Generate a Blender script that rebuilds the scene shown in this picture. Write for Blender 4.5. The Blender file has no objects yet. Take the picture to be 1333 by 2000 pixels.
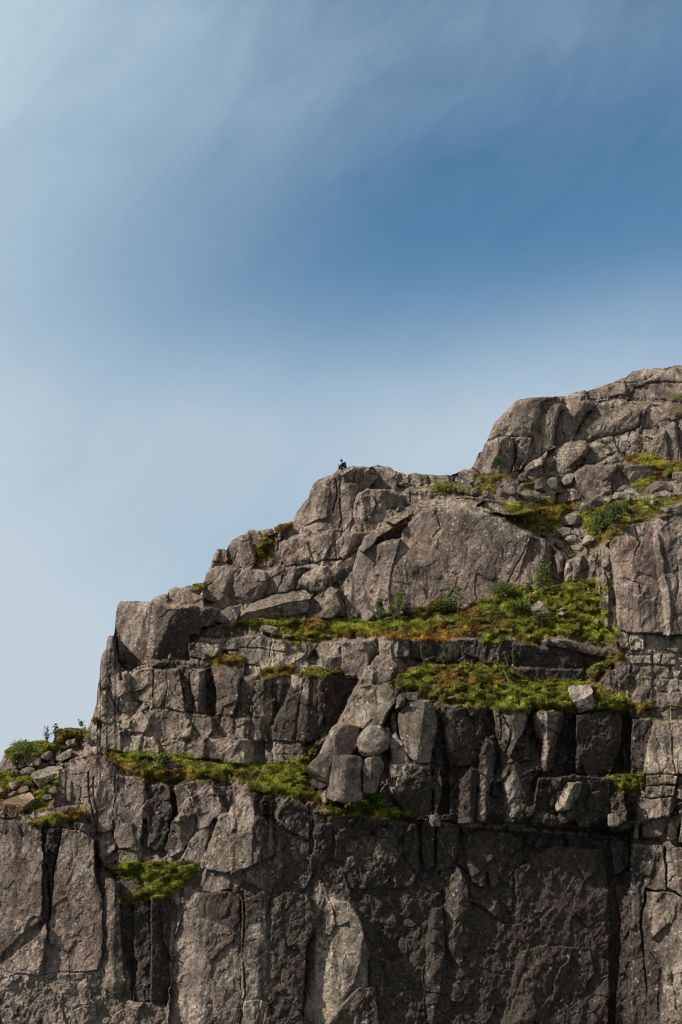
import bpy, math, random
import numpy as np
from mathutils import Vector

# ------------------------------------------------------------------ camera, sky, sun, exposure
SC = bpy.context.scene
COL = SC.collection
RES = 1.2                     # mesh pitch of the cliff, in source pixels
FPX = 2904.0                  # focal length in pixels of a 2000 px tall frame
PITCH = math.radians(10.0)
CZ = 60.0                     # camera height above the fjord
YB, KS = 140.0, 19.0          # depth of the reference wall (m), px per metre of relief

cam_d = bpy.data.cameras.new('camera'); cam = bpy.data.objects.new('camera', cam_d); COL.objects.link(cam)
cam_d.sensor_fit = 'VERTICAL'; cam_d.sensor_height = 36.0; cam_d.sensor_width = 24.0
cam_d.lens = 36.0 * FPX / 2000.0
cam_d.clip_start = 0.5; cam_d.clip_end = 20000.0
cam.location = (0, 0, CZ); cam.rotation_euler = (math.radians(90) + PITCH, 0, 0)
SC.camera = cam
SC.view_settings.view_transform = 'Standard'; SC.view_settings.look = 'None'
SC.view_settings.gamma = 1.0; SC.view_settings.use_curve_mapping = False
SC.view_settings.exposure = 0.0
SC.cycles.filter_width = 1.15

SUN_DIR = Vector((-0.70, -0.33, 0.64)).normalized()
SUN_EL = math.asin(SUN_DIR.z); SUN_ROT = math.atan2(SUN_DIR.x, SUN_DIR.y)

sd = bpy.data.lights.new('sun', 'SUN'); sun = bpy.data.objects.new('sun', sd); COL.objects.link(sun)
sd.energy = 4.9; sd.angle = math.radians(0.6); sd.color = (1.0, 0.90, 0.77)
sun.rotation_euler = SUN_DIR.to_track_quat('Z', 'Y').to_euler()
sun.location = (-60, 60, 160)

CP, SP = math.cos(PITCH), math.sin(PITCH)
def ray(u, v):
    x = (u - 666.5) / FPX; y = (1000.0 - v) / FPX
    return x, CP - y * SP, SP + y * CP
def P(u, v, d):
    """pixel + relief depth -> world point (numpy friendly)"""
    x, yy, z = ray(u, v); Y = YB + d / KS
    return x / yy * Y, Y + 0 * x, CZ + z / yy * Y

def N(nt, typ, **kw):
    n = nt.nodes.new(typ)
    for k, val in kw.items():
        if k in n.inputs: n.inputs[k].default_value = val
        else: setattr(n, k, val)
    return n
def L(nt, a, b): nt.links.new(a, b)
def math_(nt, op, a, b=None, c=None, clamp=False):
    n = nt.nodes.new('ShaderNodeMath'); n.operation = op; n.use_clamp = clamp
    for i, x in enumerate((a, b, c)):
        if x is None: continue
        if isinstance(x, (int, float)): n.inputs[i].default_value = x
        else: nt.links.new(x, n.inputs[i])
    return n.outputs[0]
def mixc(nt, f, a, b, typ='MIX'):
    n = nt.nodes.new('ShaderNodeMix'); n.data_type = 'RGBA'; n.blend_type = typ
    for i, x in ((0, f), (6, a), (7, b)):
        if isinstance(x, (int, float)): n.inputs[i].default_value = x
        elif isinstance(x, tuple): n.inputs[i].default_value = (*x, 1.0)
        else: nt.links.new(x, n.inputs[i])
    return n.outputs[2]
def rng(nt, x, a, b, lo=0.0, hi=1.0, smooth=True):
    n = nt.nodes.new('ShaderNodeMapRange'); n.interpolation_type = 'SMOOTHSTEP' if smooth else 'LINEAR'
    nt.links.new(x, n.inputs[0])
    n.inputs[1].default_value = a; n.inputs[2].default_value = b
    n.inputs[3].default_value = lo; n.inputs[4].default_value = hi
    return n.outputs[0]

def sep_y(nt, d):
    n = N(nt, 'ShaderNodeSeparateXYZ'); L(nt, d, n.inputs[0]); return n.outputs[1]
BACK_FILL = (4.3, 4.1, 3.8)
def build_world():
    w = bpy.data.worlds.new('World'); SC.world = w; w.use_nodes = True
    nt = w.node_tree; nt.nodes.clear()
    out = N(nt, 'ShaderNodeOutputWorld'); bg = N(nt, 'ShaderNodeBackground'); bg.inputs[1].default_value = 0.10
    sky = N(nt, 'ShaderNodeTexSky'); sky.sky_type = 'NISHITA'; sky.sun_disc = False
    sky.sun_elevation = SUN_EL; sky.sun_rotation = SUN_ROT
    sky.air_density = 1.0; sky.dust_density = 0.6; sky.ozone_density = 1.6; sky.altitude = 300
    tc = N(nt, 'ShaderNodeTexCoord'); d = tc.outputs['Generated']
    nrm = N(nt, 'ShaderNodeVectorMath', operation='NORMALIZE'); L(nt, d, nrm.inputs[0]); d = nrm.outputs[0]
    mp = N(nt, 'ShaderNodeMapping'); L(nt, d, mp.inputs[0])
    mp.vector_type = 'TEXTURE'; mp.inputs['Scale'].default_value = (.55, .45, .26); mp.inputs['Rotation'].default_value = (0.1, -0.62, 0.1)
    n1 = N(nt, 'ShaderNodeTexNoise', Scale=1.5, Detail=3.0, Roughness=0.45, Distortion=0.3); L(nt, mp.outputs[0], n1.inputs[0])
    mp2 = N(nt, 'ShaderNodeMapping'); L(nt, d, mp2.inputs[0])
    mp2.vector_type = 'TEXTURE'; mp2.inputs['Scale'].default_value = (.30, .33, .12); mp2.inputs['Rotation'].default_value = (0.0, -0.80, 0.2)
    n2 = N(nt, 'ShaderNodeTexNoise', Scale=3.4, Detail=7.0, Roughness=0.56, Distortion=0.7); L(nt, mp2.outputs[0], n2.inputs[0])
    fac = None
    # veils of thin high cloud, each a soft bank at its own bearing: (pixel bearing, stretch, radius, weight)
    for (u, v, sx, sz, rad, wgt) in CLOUDS:
        x, y, z = ray(u, v); c = Vector((x, y, z)).normalized()
        m = N(nt, 'ShaderNodeVectorMath', operation='SUBTRACT'); L(nt, d, m.inputs[0]); m.inputs[1].default_value = c
        m2 = N(nt, 'ShaderNodeVectorMath', operation='MULTIPLY'); L(nt, m.outputs[0], m2.inputs[0]); m2.inputs[1].default_value = (1 / sx, 1 / sx, 1 / sz)
        ln = N(nt, 'ShaderNodeVectorMath', operation='LENGTH'); L(nt, m2.outputs[0], ln.inputs[0])
        dist = math_(nt, 'ADD', ln.outputs['Value'], math_(nt, 'MULTIPLY', math_(nt, 'SUBTRACT', n1.outputs[0], 0.5), 0.10))
        f = math_(nt, 'MULTIPLY', rng(nt, dist, rad, 0.0), wgt)
        fac = f if fac is None else math_(nt, 'ADD', fac, f)
    fine = math_(nt, 'MULTIPLY', math_(nt, 'SUBTRACT', n2.outputs[0], 0.5), 0.34)
    zz = N(nt, 'ShaderNodeSeparateXYZ'); L(nt, d, zz.inputs[0])
    fine = math_(nt, 'MULTIPLY', fine, math_(nt, 'ADD', math_(nt, 'MULTIPLY', fac, .45), rng(nt, zz.outputs[2], .28, .50, .12, 1.0)))
    big = math_(nt, 'MULTIPLY', math_(nt, 'SUBTRACT', n1.outputs[0], 0.5), 0.13)
    fac = math_(nt, 'ADD', math_(nt, 'ADD', fac, fine), big)
    fac = math_(nt, 'MAXIMUM', math_(nt, 'MINIMUM', fac, 0.97), 0.0)
    skyc = mixc(nt, 1.0, sky.outputs[0], SKY_MUL, 'MULTIPLY')
    sz_ = N(nt, 'ShaderNodeSeparateXYZ'); L(nt, d, sz_.inputs[0])
    col = mixc(nt, fac, skyc, mixc(nt, rng(nt, sz_.outputs[2], .12, .40), CLOUD_COL, CLOUD_HIGH))
    # unseen white cloud overhead and behind the viewer, added as neutral fill
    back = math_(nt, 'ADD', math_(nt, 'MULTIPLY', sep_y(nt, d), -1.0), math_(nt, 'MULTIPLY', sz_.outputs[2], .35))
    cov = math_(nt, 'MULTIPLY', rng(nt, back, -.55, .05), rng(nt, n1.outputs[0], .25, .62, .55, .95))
    col = mixc(nt, cov, col, BACK_FILL)
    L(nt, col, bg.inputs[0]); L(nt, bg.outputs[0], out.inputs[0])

SKY_MUL = (0.64, 0.95, 1.03)
CLOUD_COL = (5.5, 6.3, 7.1)
CLOUD_HIGH = (4.8, 6.2, 7.2)
CLOUDS = [(-620, 560, 1.0, 2.6, 0.47, 1.18), (420, 1820, 3.6, 1.0, 0.39, 1.0), (1450, 860, 2.6, 0.8, 0.20, 0.88),
          (60, -80, 2.2, 0.9, 0.22, 0.26), (1150, 60, 1.4, 0.9, 0.12, 0.20), (620, 120, 2.0, 0.6, 0.14, 0.08), (560, 860, 2.4, 0.6, 0.16, 0.14)]
build_world()

# ------------------------------------------------------------------ numpy noise on the relief raster
U0, U1, V0, V1 = -130, 1470, 690, 2120
W_, H_ = U1 - U0, V1 - V0
uu, vv = np.meshgrid(np.arange(U0, U1, dtype=np.float32), np.arange(V0, V1, dtype=np.float32))

def hash2(ix, iy, seed):
    h = (ix.astype(np.int64) * 374761393 + iy.astype(np.int64) * 668265263 + seed * 1442695041) & 0xffffffff
    h = ((h ^ (h >> 13)) * 1274126177) & 0xffffffff
    h = ((h ^ (h >> 16)) * 2246822519) & 0xffffffff
    return ((h ^ (h >> 15)) & 0xffffff).astype(np.float32) / 16777216.0
def vnoise(x, y, seed):
    xi = np.floor(x); yi = np.floor(y); fx = x - xi; fy = y - yi
    fx = fx * fx * fx * (fx * (fx * 6 - 15) + 10); fy = fy * fy * fy * (fy * (fy * 6 - 15) + 10)
    xi = xi.astype(np.int64); yi = yi.astype(np.int64)
    a = hash2(xi, yi, seed); b = hash2(xi + 1, yi, seed); c = hash2(xi, yi + 1, seed); d = hash2(xi + 1, yi + 1, seed)
    return (a + (b - a) * fx) * (1 - fy) + (c + (d - c) * fx) * fy - 0.5
def fbm(x, y, s, seed, octv=4, gain=0.5, ax=1.0, ay=1.0):
    r = 0; a = 1.0; t = 0
    for o in range(octv):
        r = r + a * vnoise(x / (s * ax) + 17.3 * o, y / (s * ay) + 5.1 * o, seed + o); t += a; a *= gain; s = s / 2.03
    return 2 * r / t
def voro(x, y, sx, sy, seed, jit=0.9):
    """cell-wise random offset, random tilt, distance to the border"""
    X = x / sx; Y = y / sy; xi = np.floor(X).astype(np.int64); yi = np.floor(Y).astype(np.int64)
    f1 = np.full(X.shape, 9e9, np.float32); f2 = f1.copy()
    ci = np.zeros(X.shape, np.int64); cj = ci.copy(); dx = np.zeros(X.shape, np.float32); dy = dx.copy()
    for j in (-1, 0, 1):
        for i in (-1, 0, 1):
            a = xi + i; b = yi + j
            px = a + 0.5 + jit * (hash2(a, b, seed) - 0.5); py = b + 0.5 + jit * (hash2(a, b, seed + 7) - 0.5)
            ex = (X - px).astype(np.float32); ey = (Y - py).astype(np.float32); dd = ex * ex + ey * ey
            m = dd < f1
            f2 = np.where(m, f1, np.minimum(f2, dd)); f1 = np.where(m, dd, f1)
            ci = np.where(m, a, ci); cj = np.where(m, b, cj); dx = np.where(m, ex, dx); dy = np.where(m, ey, dy)
    r1 = hash2(ci, cj, seed + 11) - 0.5; r2 = hash2(ci, cj, seed + 23) - 0.5; r3 = hash2(ci, cj, seed + 31) - 0.5
    edge = (np.sqrt(f2) - np.sqrt(f1))
    return r1 * 2, (r2 * dx * sx + r3 * dy * sy) * 2, edge * 0.5 * min(sx, sy)
def blur(a, r):
    for _ in range(2):
        for ax in (0, 1):
            n = 2 * r + 1
            pad = [(0, 0), (0, 0)]; pad[ax] = (r + 1, r)
            c = np.cumsum(np.pad(a, pad, mode='edge'), axis=ax, dtype=np.float64)
            if ax == 0: a = (c[n:] - c[:-n]) / n
            else: a = (c[:, n:] - c[:, :-n]) / n
            a = a.astype(np.float32)
    return a
def sdf(pts, x, y):
    pts = np.asarray(pts, np.float32); n = len(pts)
    d = np.full(x.shape, 1e9, np.float32); ins = np.zeros(x.shape, bool)
    for i in range(n):
        ax_, ay_ = pts[i]; bx, by = pts[(i + 1) % n]
        ex, ey = bx - ax_, by - ay_
        wx = x - ax_; wy = y - ay_
        t = np.clip((wx * ex + wy * ey) / (ex * ex + ey * ey + 1e-9), 0, 1)
        d = np.minimum(d, (wx - ex * t) ** 2 + (wy - ey * t) ** 2)
        if ey != 0:
            c = ((ay_ > y) != (by > y)) & (x < (bx - ax_) * (y - ay_) / ey + ax_)
            ins ^= c
    d = np.sqrt(d)
    return np.where(ins, d, -d)
def polyline_dist(pts, x, y):
    d = np.full(x.shape, 1e9, np.float32)
    for (a, b) in zip(pts[:-1], pts[1:]):
        ex, ey = b[0] - a[0], b[1] - a[1]; wx = x - a[0]; wy = y - a[1]
        t = np.clip((wx * ex + wy * ey) / (ex * ex + ey * ey + 1e-9), 0, 1)
        d = np.minimum(d, (wx - ex * t) ** 2 + (wy - ey * t) ** 2)
    return np.sqrt(d)

# slightly ragged copy of the raster coordinates: every drawn edge gets natural wobble
WU = uu + 2.6 * fbm(uu, vv, 22, 3, 2) + 1.3 * fbm(uu, vv, 6, 5, 2)
WV = vv + 2.6 * fbm(uu, vv, 22, 13, 2) + 1.3 * fbm(uu, vv, 6, 15, 2)

# ------------------------------------------------------------------ skyline and macro form
SKY = [(-130, 1640), (-60, 1560), (0, 1490), (6, 1480), (12, 1466), (25, 1456), (45, 1449), (85, 1448), (100, 1454), (107, 1448), (109, 1428), (120, 1423),
       (145, 1425), (171, 1426), (174, 1420), (179, 1404), (184, 1390), (189, 1372), (191, 1343), (195, 1322), (197, 1290), (201, 1275), (208, 1265), (210, 1246), (214, 1241),
       (223, 1242), (225, 1225), (227, 1197), (231, 1181), (236, 1174), (295, 1175), (302, 1167), (320, 1161), (327, 1162), (332, 1150), (342, 1146),
       (355, 1147), (370, 1146), (382, 1142), (398, 1141), (404, 1120), (413, 1102), (419, 1082), (425, 1072), (444, 1073), (447, 1066), (455, 1054),
       (473, 1045), (482, 1042), (488, 1035), (495, 1034), (505, 1036), (533, 1032), (543, 1027), (568, 1022), (574, 1017), (580, 1000), (595, 980),
       (604, 970), (607, 955), (615, 942), (623, 937), (638, 931), (650, 925), (660, 917), (666, 916), (683, 911), (721, 912), (731, 909), (761, 911),
       (771, 920), (796, 926), (806, 924), (836, 927), (876, 928), (881, 929), (890, 924), (906, 917), (920, 916), (926, 907), (936, 885), (943, 881),
       (946, 870), (952, 861), (966, 825), (981, 811), (1002, 789), (1016, 780), (1052, 775), (1101, 774), (1112, 770), (1142, 762), (1147, 764),
       (1169, 756), (1197, 747), (1225, 736), (1236, 725), (1257, 720), (1304, 718), (1321, 714), (1333, 713), (1470, 702)]
SX = [p[0] for p in SKY]; SYv = [p[1] for p in SKY]
st = [-130, 0, 165, 200, 330, 420, 470, 540, 620, 700, 760, 860, 1000, 1110, 1180, 1230, 1333, 1470]
#      A: top of lowest wall  B: foot of second wall  C: top of it  D: foot of third  E: top  F: foot of fourth  G: top of fourth  H: foot of hill
cA = [1600, 1598, 1602, 1740, 1745, 1640, 1552, 1548, 1575, 1596, 1602, 1600, 1620, 1622, 1630, 1640, 1655, 1660]
cB = [1598, 1594, 1598, 1730, 1715, 1630, 1548, 1546, 1570, 1588, 1594, 1596, 1614, 1616, 1624, 1632, 1648, 1652]
cC = [1592, 1588, 1590, 1500, 1512, 1516, 1540, 1540, 1560, 1400, 1342, 1385, 1388, 1386, 1385, 1390, 1400, 1400]
cD = [1500, 1480, 1440, 1480, 1482, 1488, 1490, 1490, 1485, 1345, 1300, 1305, 1305, 1325, 1330, 1385, 1392, 1392]
cE = [1400, 1400, 1400, 1300, 1292, 1298, 1305, 1308, 1312, 1262, 1248, 1248, 1250, 1258, 1262, 1275, 1280, 1280]
cF = [1300, 1300, 1300, 1282, 1270, 1240, 1226, 1216, 1212, 1208, 1204, 1190, 1160, 1138, 1130, 1180, 1190, 1190]
cG = [1200, 1200, 1200, 1176, 1160, 1090, 1045, 1035, 990, 970, 990, 992, 1010, 1080, 1075, 1040, 1000, 990]
cH = [1100, 1100, 1100, 1100, 1100, 1000, 980, 960, 930, 930, 945, 935, 930, 950, 915, 900, 890, 880]
dA = [0] * len(st)
dB = [12, 14, 14, 10, 14, 10, 6, 6, 8, 16, 18, 14, 12, 12, 12, 14, 16, 16]
dC = [22, 24, 24, 34, 38, 22, 14, 12, 14, 52, 66, 50, 48, 48, 48, 40, 40, 40]
dD = [140, 150, 190, 80, 90, 95, 100, 104, 104, 100, 104, 118, 122, 118, 112, 60, 60, 60]
dE = [180, 180, 210, 112, 118, 124, 128, 130, 130, 118, 118, 130, 134, 130, 126, 84, 84, 84]
dF = [200, 200, 230, 130, 150, 196, 206, 212, 214, 214, 214, 220, 232, 240, 240, 130, 130, 130]
dG = [230, 230, 260, 176, 196, 262, 284, 288, 300, 300, 286, 282, 300, 330, 330, 330, 360, 360]
dH = [240, 240, 270, 260, 280, 330, 345, 350, 335, 320, 350, 380, 430, 500, 540, 560, 580, 600]
st_ = np.array(st, float); ucol = np.arange(U0, U1)
def ci(c): return np.interp(ucol, st_, c)
Vc = [np.full(W_, 2400.0)] + [ci(c) for c in (cA, cB, cC, cD, cE, cF, cG, cH)]
Dc = [np.full(W_, -60.0)] + [ci(c) for c in (dA, dB, dC, dD, dE, dF, dG, dH)]
Vc.append(np.interp(ucol, SX, SYv) - 40); Dc.append(Dc[-1] + 0.75 * np.maximum(Vc[-2] - Vc[-1], 20))
for k in range(1, len(Vc)): Vc[k] = np.minimum(Vc[k], Vc[k - 1] - 2)
Dm = np.empty((H_, W_), np.float32)
vrow = np.arange(V0, V1)
for i in range(W_):
    Dm[:, i] = np.interp(-vrow, [-x[i] for x in Vc], [x[i] for x in Dc])
# the big dark corner of the lowest wall: it turns away to the right, then comes back
lowm = np.clip((vv - 1590) / 30, 0, 1)
fold = np.interp(uu, [-130, 180, 340, 560, 1215, 1235, 1333, 1470], [0, 0, -6, -8, 118, 112, 60, -10]).astype(np.float32)
midm = np.clip((vv - 1380) / 12, 0, 1) * (1 - lowm)
fold2 = np.interp(uu, [-130, 840, 1230, 1260, 1333, 1470], [0, 0, 44, 20, 0, -10]).astype(np.float32)
Dm = Dm + fold * lowm + fold2 * midm
Dm = blur(Dm, 2)
D = Dm.copy()
assigned = np.zeros((H_, W_), np.float32)
rough = np.full((H_, W_), 1.0, np.float32)
#FIELDS stain (black wet streaks, painted recess shade), moss, pale (light lichen / bare rock), warm (brown pink)
Z = {k: np.zeros((H_, W_), np.float32) for k in ('stain_shade', 'moss', 'pale', 'warm')}

def win(pts, pad):
    xs = [p[0] for p in pts]; ys = [p[1] for p in pts]
    a = max(0, int(min(xs) - pad - U0)); b = min(W_, int(max(xs) + pad - U0) + 1)
    c = max(0, int(min(ys) - pad - V0)); d = min(H_, int(max(ys) + pad - V0) + 1)
    return slice(c, d), slice(a, b)
def block(p, su, sv, r, pts, f=(), crack=4.0, cw=1.7, ro=0.45, ab=None):
    s = win(pts, 6); x = WU[s]; y = WV[s]
    q = sdf(pts, x, y); ins = q > 0
    uc = sum(a[0] for a in pts) / len(pts); vc = sum(a[1] for a in pts) / len(pts)
    su *= 1.25; rf = .8 if vc < 905 else .38
    ref = (Dm[int(np.clip(vc - V0, 0, H_ - 1)), int(np.clip(uc - U0, 0, W_ - 1))] if ab is None else ab) - p * .8
    h = ref + su * (x - uc) + sv * (y - vc)
    for (a, b, o) in f: h = np.maximum(h, ref + o + 1.15 * a * (x - uc) + b * (y - vc))
    r = r * rf; t = np.clip(1 - q / max(r, 0.1), 0, 1); h = h + r * 1.0 * (1 - np.sqrt(np.maximum(0, 1 - t * t)))
    h = h + crack * (1.2 if vc > 1240 else .8) * np.clip(1 - q / (cw * .8), 0, 1) * np.clip(.55 + 1.6 * fbm(x, y, 38, 777, 2), .05, 1)
    D[s] = np.where(ins, h, D[s]); assigned[s] = np.where(ins, 1, assigned[s]); rough[s] = np.where(ins, ro, rough[s])
def crack(w, dep, pts):
    s = win(pts, w + 6); q = polyline_dist(pts, WU[s], WV[s])
    D[s] += dep * np.clip(1 - q / w, 0, 1) ** 0.7
def zone(name, val, pts, soft=8):
    s = win(pts, soft + 6); q = sdf(pts, WU[s], WV[s])
    m = np.clip(q / soft + 0.5, 0, 1) * val
    Z[name][s] = np.maximum(Z[name][s], m)

#BLOCKS
def blocks():
    B = block
    # --- upper right hill
    B(6, -.35, -.75, 16, [(950,861),(966,822),(981,806),(1002,784),(1016,774),(1052,770),(1096,770),(1064,790),(1052,820),(1042,852),(1010,856),(975,852),(955,872)], f=((.3,-.3,-2),), ro=.4)
    B(10, -.3, -.25, 8, [(920,922),(926,905),(940,880),(950,860),(975,853),(995,852),(1003,875),(1005,905),(1000,924),(960,928)], f=((.5,.1,-2),), ro=.4)
    B(-22, .5, 0, 2, [(1003,858),(1016,862),(1014,888),(1005,912)])
    B(0, .2, -.4, 4, [(1012,872),(1036,862),(1034,885),(1010,912)])
    B(10, -.1, -.4, 8, [(1060,795),(1100,788),(1092,810),(1083,850),(1080,875),(1050,895),(1028,903),(1038,862),(1050,825)], f=((.35,-.1,-1),), ro=.4)
    B(18, -.2, -.45, 10, [(1084,835),(1095,805),(1112,790),(1150,785),(1160,792),(1140,815),(1125,840),(1113,862),(1090,876),(1081,866)], f=((.5,.1,0),), ro=.35)
    B(6, .1, -.4, 4, [(1096,788),(1110,768),(1142,757),(1149,780),(1130,787),(1105,791)])
    B(2, -.1, -.9, 8, [(1150,778),(1150,760),(1170,750),(1198,744),(1230,750),(1222,770),(1190,776),(1160,780)])
    B(12, -.15, -.55, 14, [(1118,862),(1130,832),(1150,802),(1200,799),(1245,795),(1262,805),(1252,832),(1215,848),(1180,856),(1150,866)], f=((.15,.1,-1),), ro=.35)
    B(2, 0, -1.1, 5, [(1158,797),(1175,782),(1215,777),(1226,790),(1190,799)])
    B(10, -.1, -.6, 8, [(1224,772),(1240,756),(1262,748),(1333,750),(1470,748),(1470,786),(1333,786),(1285,781),(1235,779)], ro=.4)
    B(-6, .1, -.2, 3, [(1222,750),(1248,748),(1232,768),(1222,775)])
    B(0, 0, -1.0, 10, [(1220,749),(1236,720),(1257,714),(1306,712),(1272,738),(1248,748)], ro=.4)
    B(8, .1, -.9, 12, [(1247,748),(1276,736),(1306,716),(1333,706),(1470,694),(1470,747),(1300,747)], ro=.4)
    B(2, 0, -1.6, 3, [(1226,779),(1290,783),(1333,789),(1333,797),(1280,792),(1228,790)])
    B(8, -.1, -.5, 7, [(1253,838),(1262,808),(1290,796),(1340,800),(1340,812),(1300,818),(1270,838)])
    B(14, -.45, -.6, 12, [(1058,912),(1070,882),(1110,862),(1142,860),(1150,870),(1140,890),(1118,908),(1090,928),(1070,920)], ro=.6)
    B(16, .1, -.35, 9, [(1143,908),(1150,882),(1165,871),(1190,872),(1187,892),(1165,906)])
    B(14, .1, -.1, 6, [(1180,906),(1190,893),(1206,887),(1220,896),(1218,906)])
    B(24, -.1, -.25, 14, [(1080,992),(1086,965),(1120,958),(1125,925),(1145,910),(1220,906),(1290,910),(1300,924),(1242,945),(1215,960),(1170,975),(1130,987)], f=((.3,.05,-1),), ro=.55)
    B(10, 0, .05, 6, [(1268,885),(1280,855),(1300,842),(1306,870),(1305,902),(1285,906)])
    B(14, -.1, 0, 6, [(1300,842),(1318,826),(1326,870),(1328,902),(1308,902)])
    B(20, -.3, -.1, 6, [(1320,822),(1333,816),(1470,812),(1470,898),(1331,896)])
    B(8, -.3, -.7, 8, [(1010,928),(1030,903),(1060,892),(1060,908),(1038,918),(1018,934)])
    # --- crest between hill and peak
    B(6, -.2, -.6, 8, [(884,940),(892,923),(906,915),(922,914),(940,930),(945,940),(930,952),(900,954)])
    B(8, -.1, -.3, 5, [(778,950),(777,928),(798,924),(800,947)])
    B(10, 0, -.2, 5, [(799,950),(799,930),(808,922),(835,925),(837,946),(815,952)])
    B(8, 0, -.2, 4, [(838,948),(837,927),(877,926),(881,944)])
    B(14, -.1, -.1, 5, [(790,990),(790,960),(800,956),(802,988)])
    B(16, 0, -.1, 5, [(803,988),(803,961),(815,958),(816,987)])
    B(18, 0, -.1, 8, [(817,988),(817,959),(835,956),(846,968),(845,980),(830,987)])
    B(12, -.1, -.5, 5, [(850,970),(850,952),(880,947),(890,962),(870,974)])
    B(8, 0, -1.2, 4, [(845,985),(860,974),(900,972),(940,975),(930,985),(880,980)])
    # --- peak
    B(12, -.42, -.35, 12, [(664,914),(650,920),(636,927),(620,932),(604,950),(600,968),(576,998),(566,1022),(553,1045),(545,1070),(548,1102),(650,1102),(655,1062),(668,1048),(673,1000),(665,950),(674,925)], f=((.15,-.2,-3),), ro=.4)
    B(24, 0, -.2, 14, [(543,1092),(552,1062),(575,1044),(605,1041),(640,1044),(656,1065),(660,1085),(650,1097),(600,1102),(560,1108)], ro=.5)
    B(24, .15, .35, 6, [(668,926),(690,912),(722,913),(740,925),(738,938),(716,958),(702,962),(688,950),(672,948)], ro=.5)
    B(10, .1, -.5, 6, [(722,915),(731,905),(761,907),(775,922),(776,942),(746,936),(736,925)])
    B(14, -.1, -.5, 5, [(720,957),(735,937),(770,930),(776,946),(760,956)])
    B(20, -.3, .02, 6, [(667,948),(690,944),(700,944),(700,960),(692,985),(691,1012),(680,1032),(667,1042)], f=((.6,0,0),))
    B(18, -.2, 0, 6, [(701,960),(716,960),(722,1000),(712,1040),(697,1040),(692,992)], f=((.6,0,0),))
    B(28, .05, .05, 8, [(702,966),(716,956),(760,956),(785,966),(790,990),(738,997),(731,1040),(716,1046),(706,1010)], f=((.5,.1,-2),))
    B(14, -.1, -.1, 6, [(731,1002),(742,994),(790,994),(798,1006),(775,1016),(742,1032),(731,1037)])
    B(30, -.2, -.1, 8, [(655,1068),(668,1047),(695,1038),(716,1042),(712,1060),(690,1075),(670,1092),(657,1097)], f=((.5,.1,0),))
    # --- giant slab and neighbours
    B(30, -.2, -.15, 9, [(672,1200),(675,1150),(690,1100),(702,1080),(715,1066),(745,1058),(782,1050),(776,1078),(768,1112),(761,1150),(764,1200),(720,1210)], ro=.35)
    B(40, 0, -.9, 4, [(705,1075),(712,1050),(735,1035),(765,1022),(802,1016),(800,1024),(765,1034),(738,1050),(730,1064),(712,1080)])
    B(-14, .2, 1.1, 2, [(731,1064),(738,1050),(765,1034),(800,1024),(790,1042),(776,1052),(750,1056)])
    B(40, .0, -.28, 14, [(765,1216),(760,1150),(768,1105),(776,1070),(786,1040),(802,1018),(826,1002),(850,989),(880,987),(930,997),(975,1010),(1010,1030),(1040,1045),(1040,1100),(1020,1150),(940,1190),(870,1205),(800,1220)], f=((.06,-.05,0),), ro=.28)
    B(36, .05, -.25, 8, [(1005,1150),(1040,1050),(1065,1054),(1080,1068),(1084,1090),(1082,1130),(1050,1152),(1020,1158)], f=((1.1,.0,-6),), ro=.35)
    B(26, 0, -1.6, 4, [(752,1016),(800,990),(830,976),(870,971),(920,974),(950,984),(1000,990),(1045,1002),(1010,1006),(960,1001),(900,989),(850,987),(820,999),(790,1016),(770,1024)], ro=.7)
    B(20, -.1, -.9, 4, [(930,990),(950,978),(990,980),(1040,990),(1050,1000),(1000,1002)], ro=.7)
    # --- blocks left of the slab
    B(26, -.25, -.12, 10, [(396,1188),(397,1150),(402,1120),(415,1108),(460,1107),(472,1112),(458,1140),(455,1165),(460,1184),(440,1190)], f=((.3,.1,-2),))
    B(30, .02, -.1, 9, [(460,1128),(475,1112),(518,1115),(523,1150),(510,1170),(485,1177),(465,1167),(457,1147)], f=((.2,.3,-3),))
    B(20, -.1, -.2, 5, [(523,1120),(546,1103),(556,1110),(546,1150),(526,1162)])
    B(20, .2, -.15, 5, [(402,1122),(411,1100),(417,1080),(424,1068),(433,1072),(428,1095),(415,1108)])
    B(16, -.1, -.15, 4, [(433,1074),(445,1070),(446,1105),(416,1108),(428,1096)])
    B(22, -.35, -.35, 9, [(446,1072),(455,1050),(473,1041),(490,1038),(491,1058),(470,1063),(464,1080),(456,1105),(446,1106)], f=((.3,-.1,-2),))
    B(26, 0, -.1, 8, [(470,1062),(490,1058),(496,1085),(500,1100),(480,1112),(456,1106)])
    B(14, .1, -.3, 6, [(488,1032),(505,1032),(512,1045),(516,1066),(500,1082),(493,1060)])
    B(8, -.1, -.3, 5, [(507,1034),(533,1030),(530,1045),(518,1052)])
    B(8, -.2, -.2, 5, [(540,1105),(535,1085),(548,1060),(562,1050),(552,1075),(546,1100)])
    B(22, -.2, -.35, 8, [(540,1160),(552,1125),(575,1110),(602,1106),(586,1130),(575,1152)], f=((.4,0,0),))
    B(28, -.1, -.2, 7, [(574,1152),(590,1125),(606,1111),(640,1106),(645,1120),(640,1140),(620,1156),(600,1152)], f=((.0,.3,-1),))
    B(18, 0, -1.0, 3, [(575,1112),(610,1098),(640,1094),(668,1088),(668,1096),(645,1104),(600,1110)])
    B(24, .2, -.1, 4, [(645,1122),(650,1106),(662,1112),(652,1146),(643,1148)])
    B(14, -.1, -.4, 8, [(326,1182),(330,1152),(342,1143),(355,1144),(372,1146),(398,1146),(397,1184),(360,1186)])
    B(8, -.1, -.5, 7, [(296,1178),(302,1164),(320,1157),(328,1160),(326,1182)])
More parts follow.
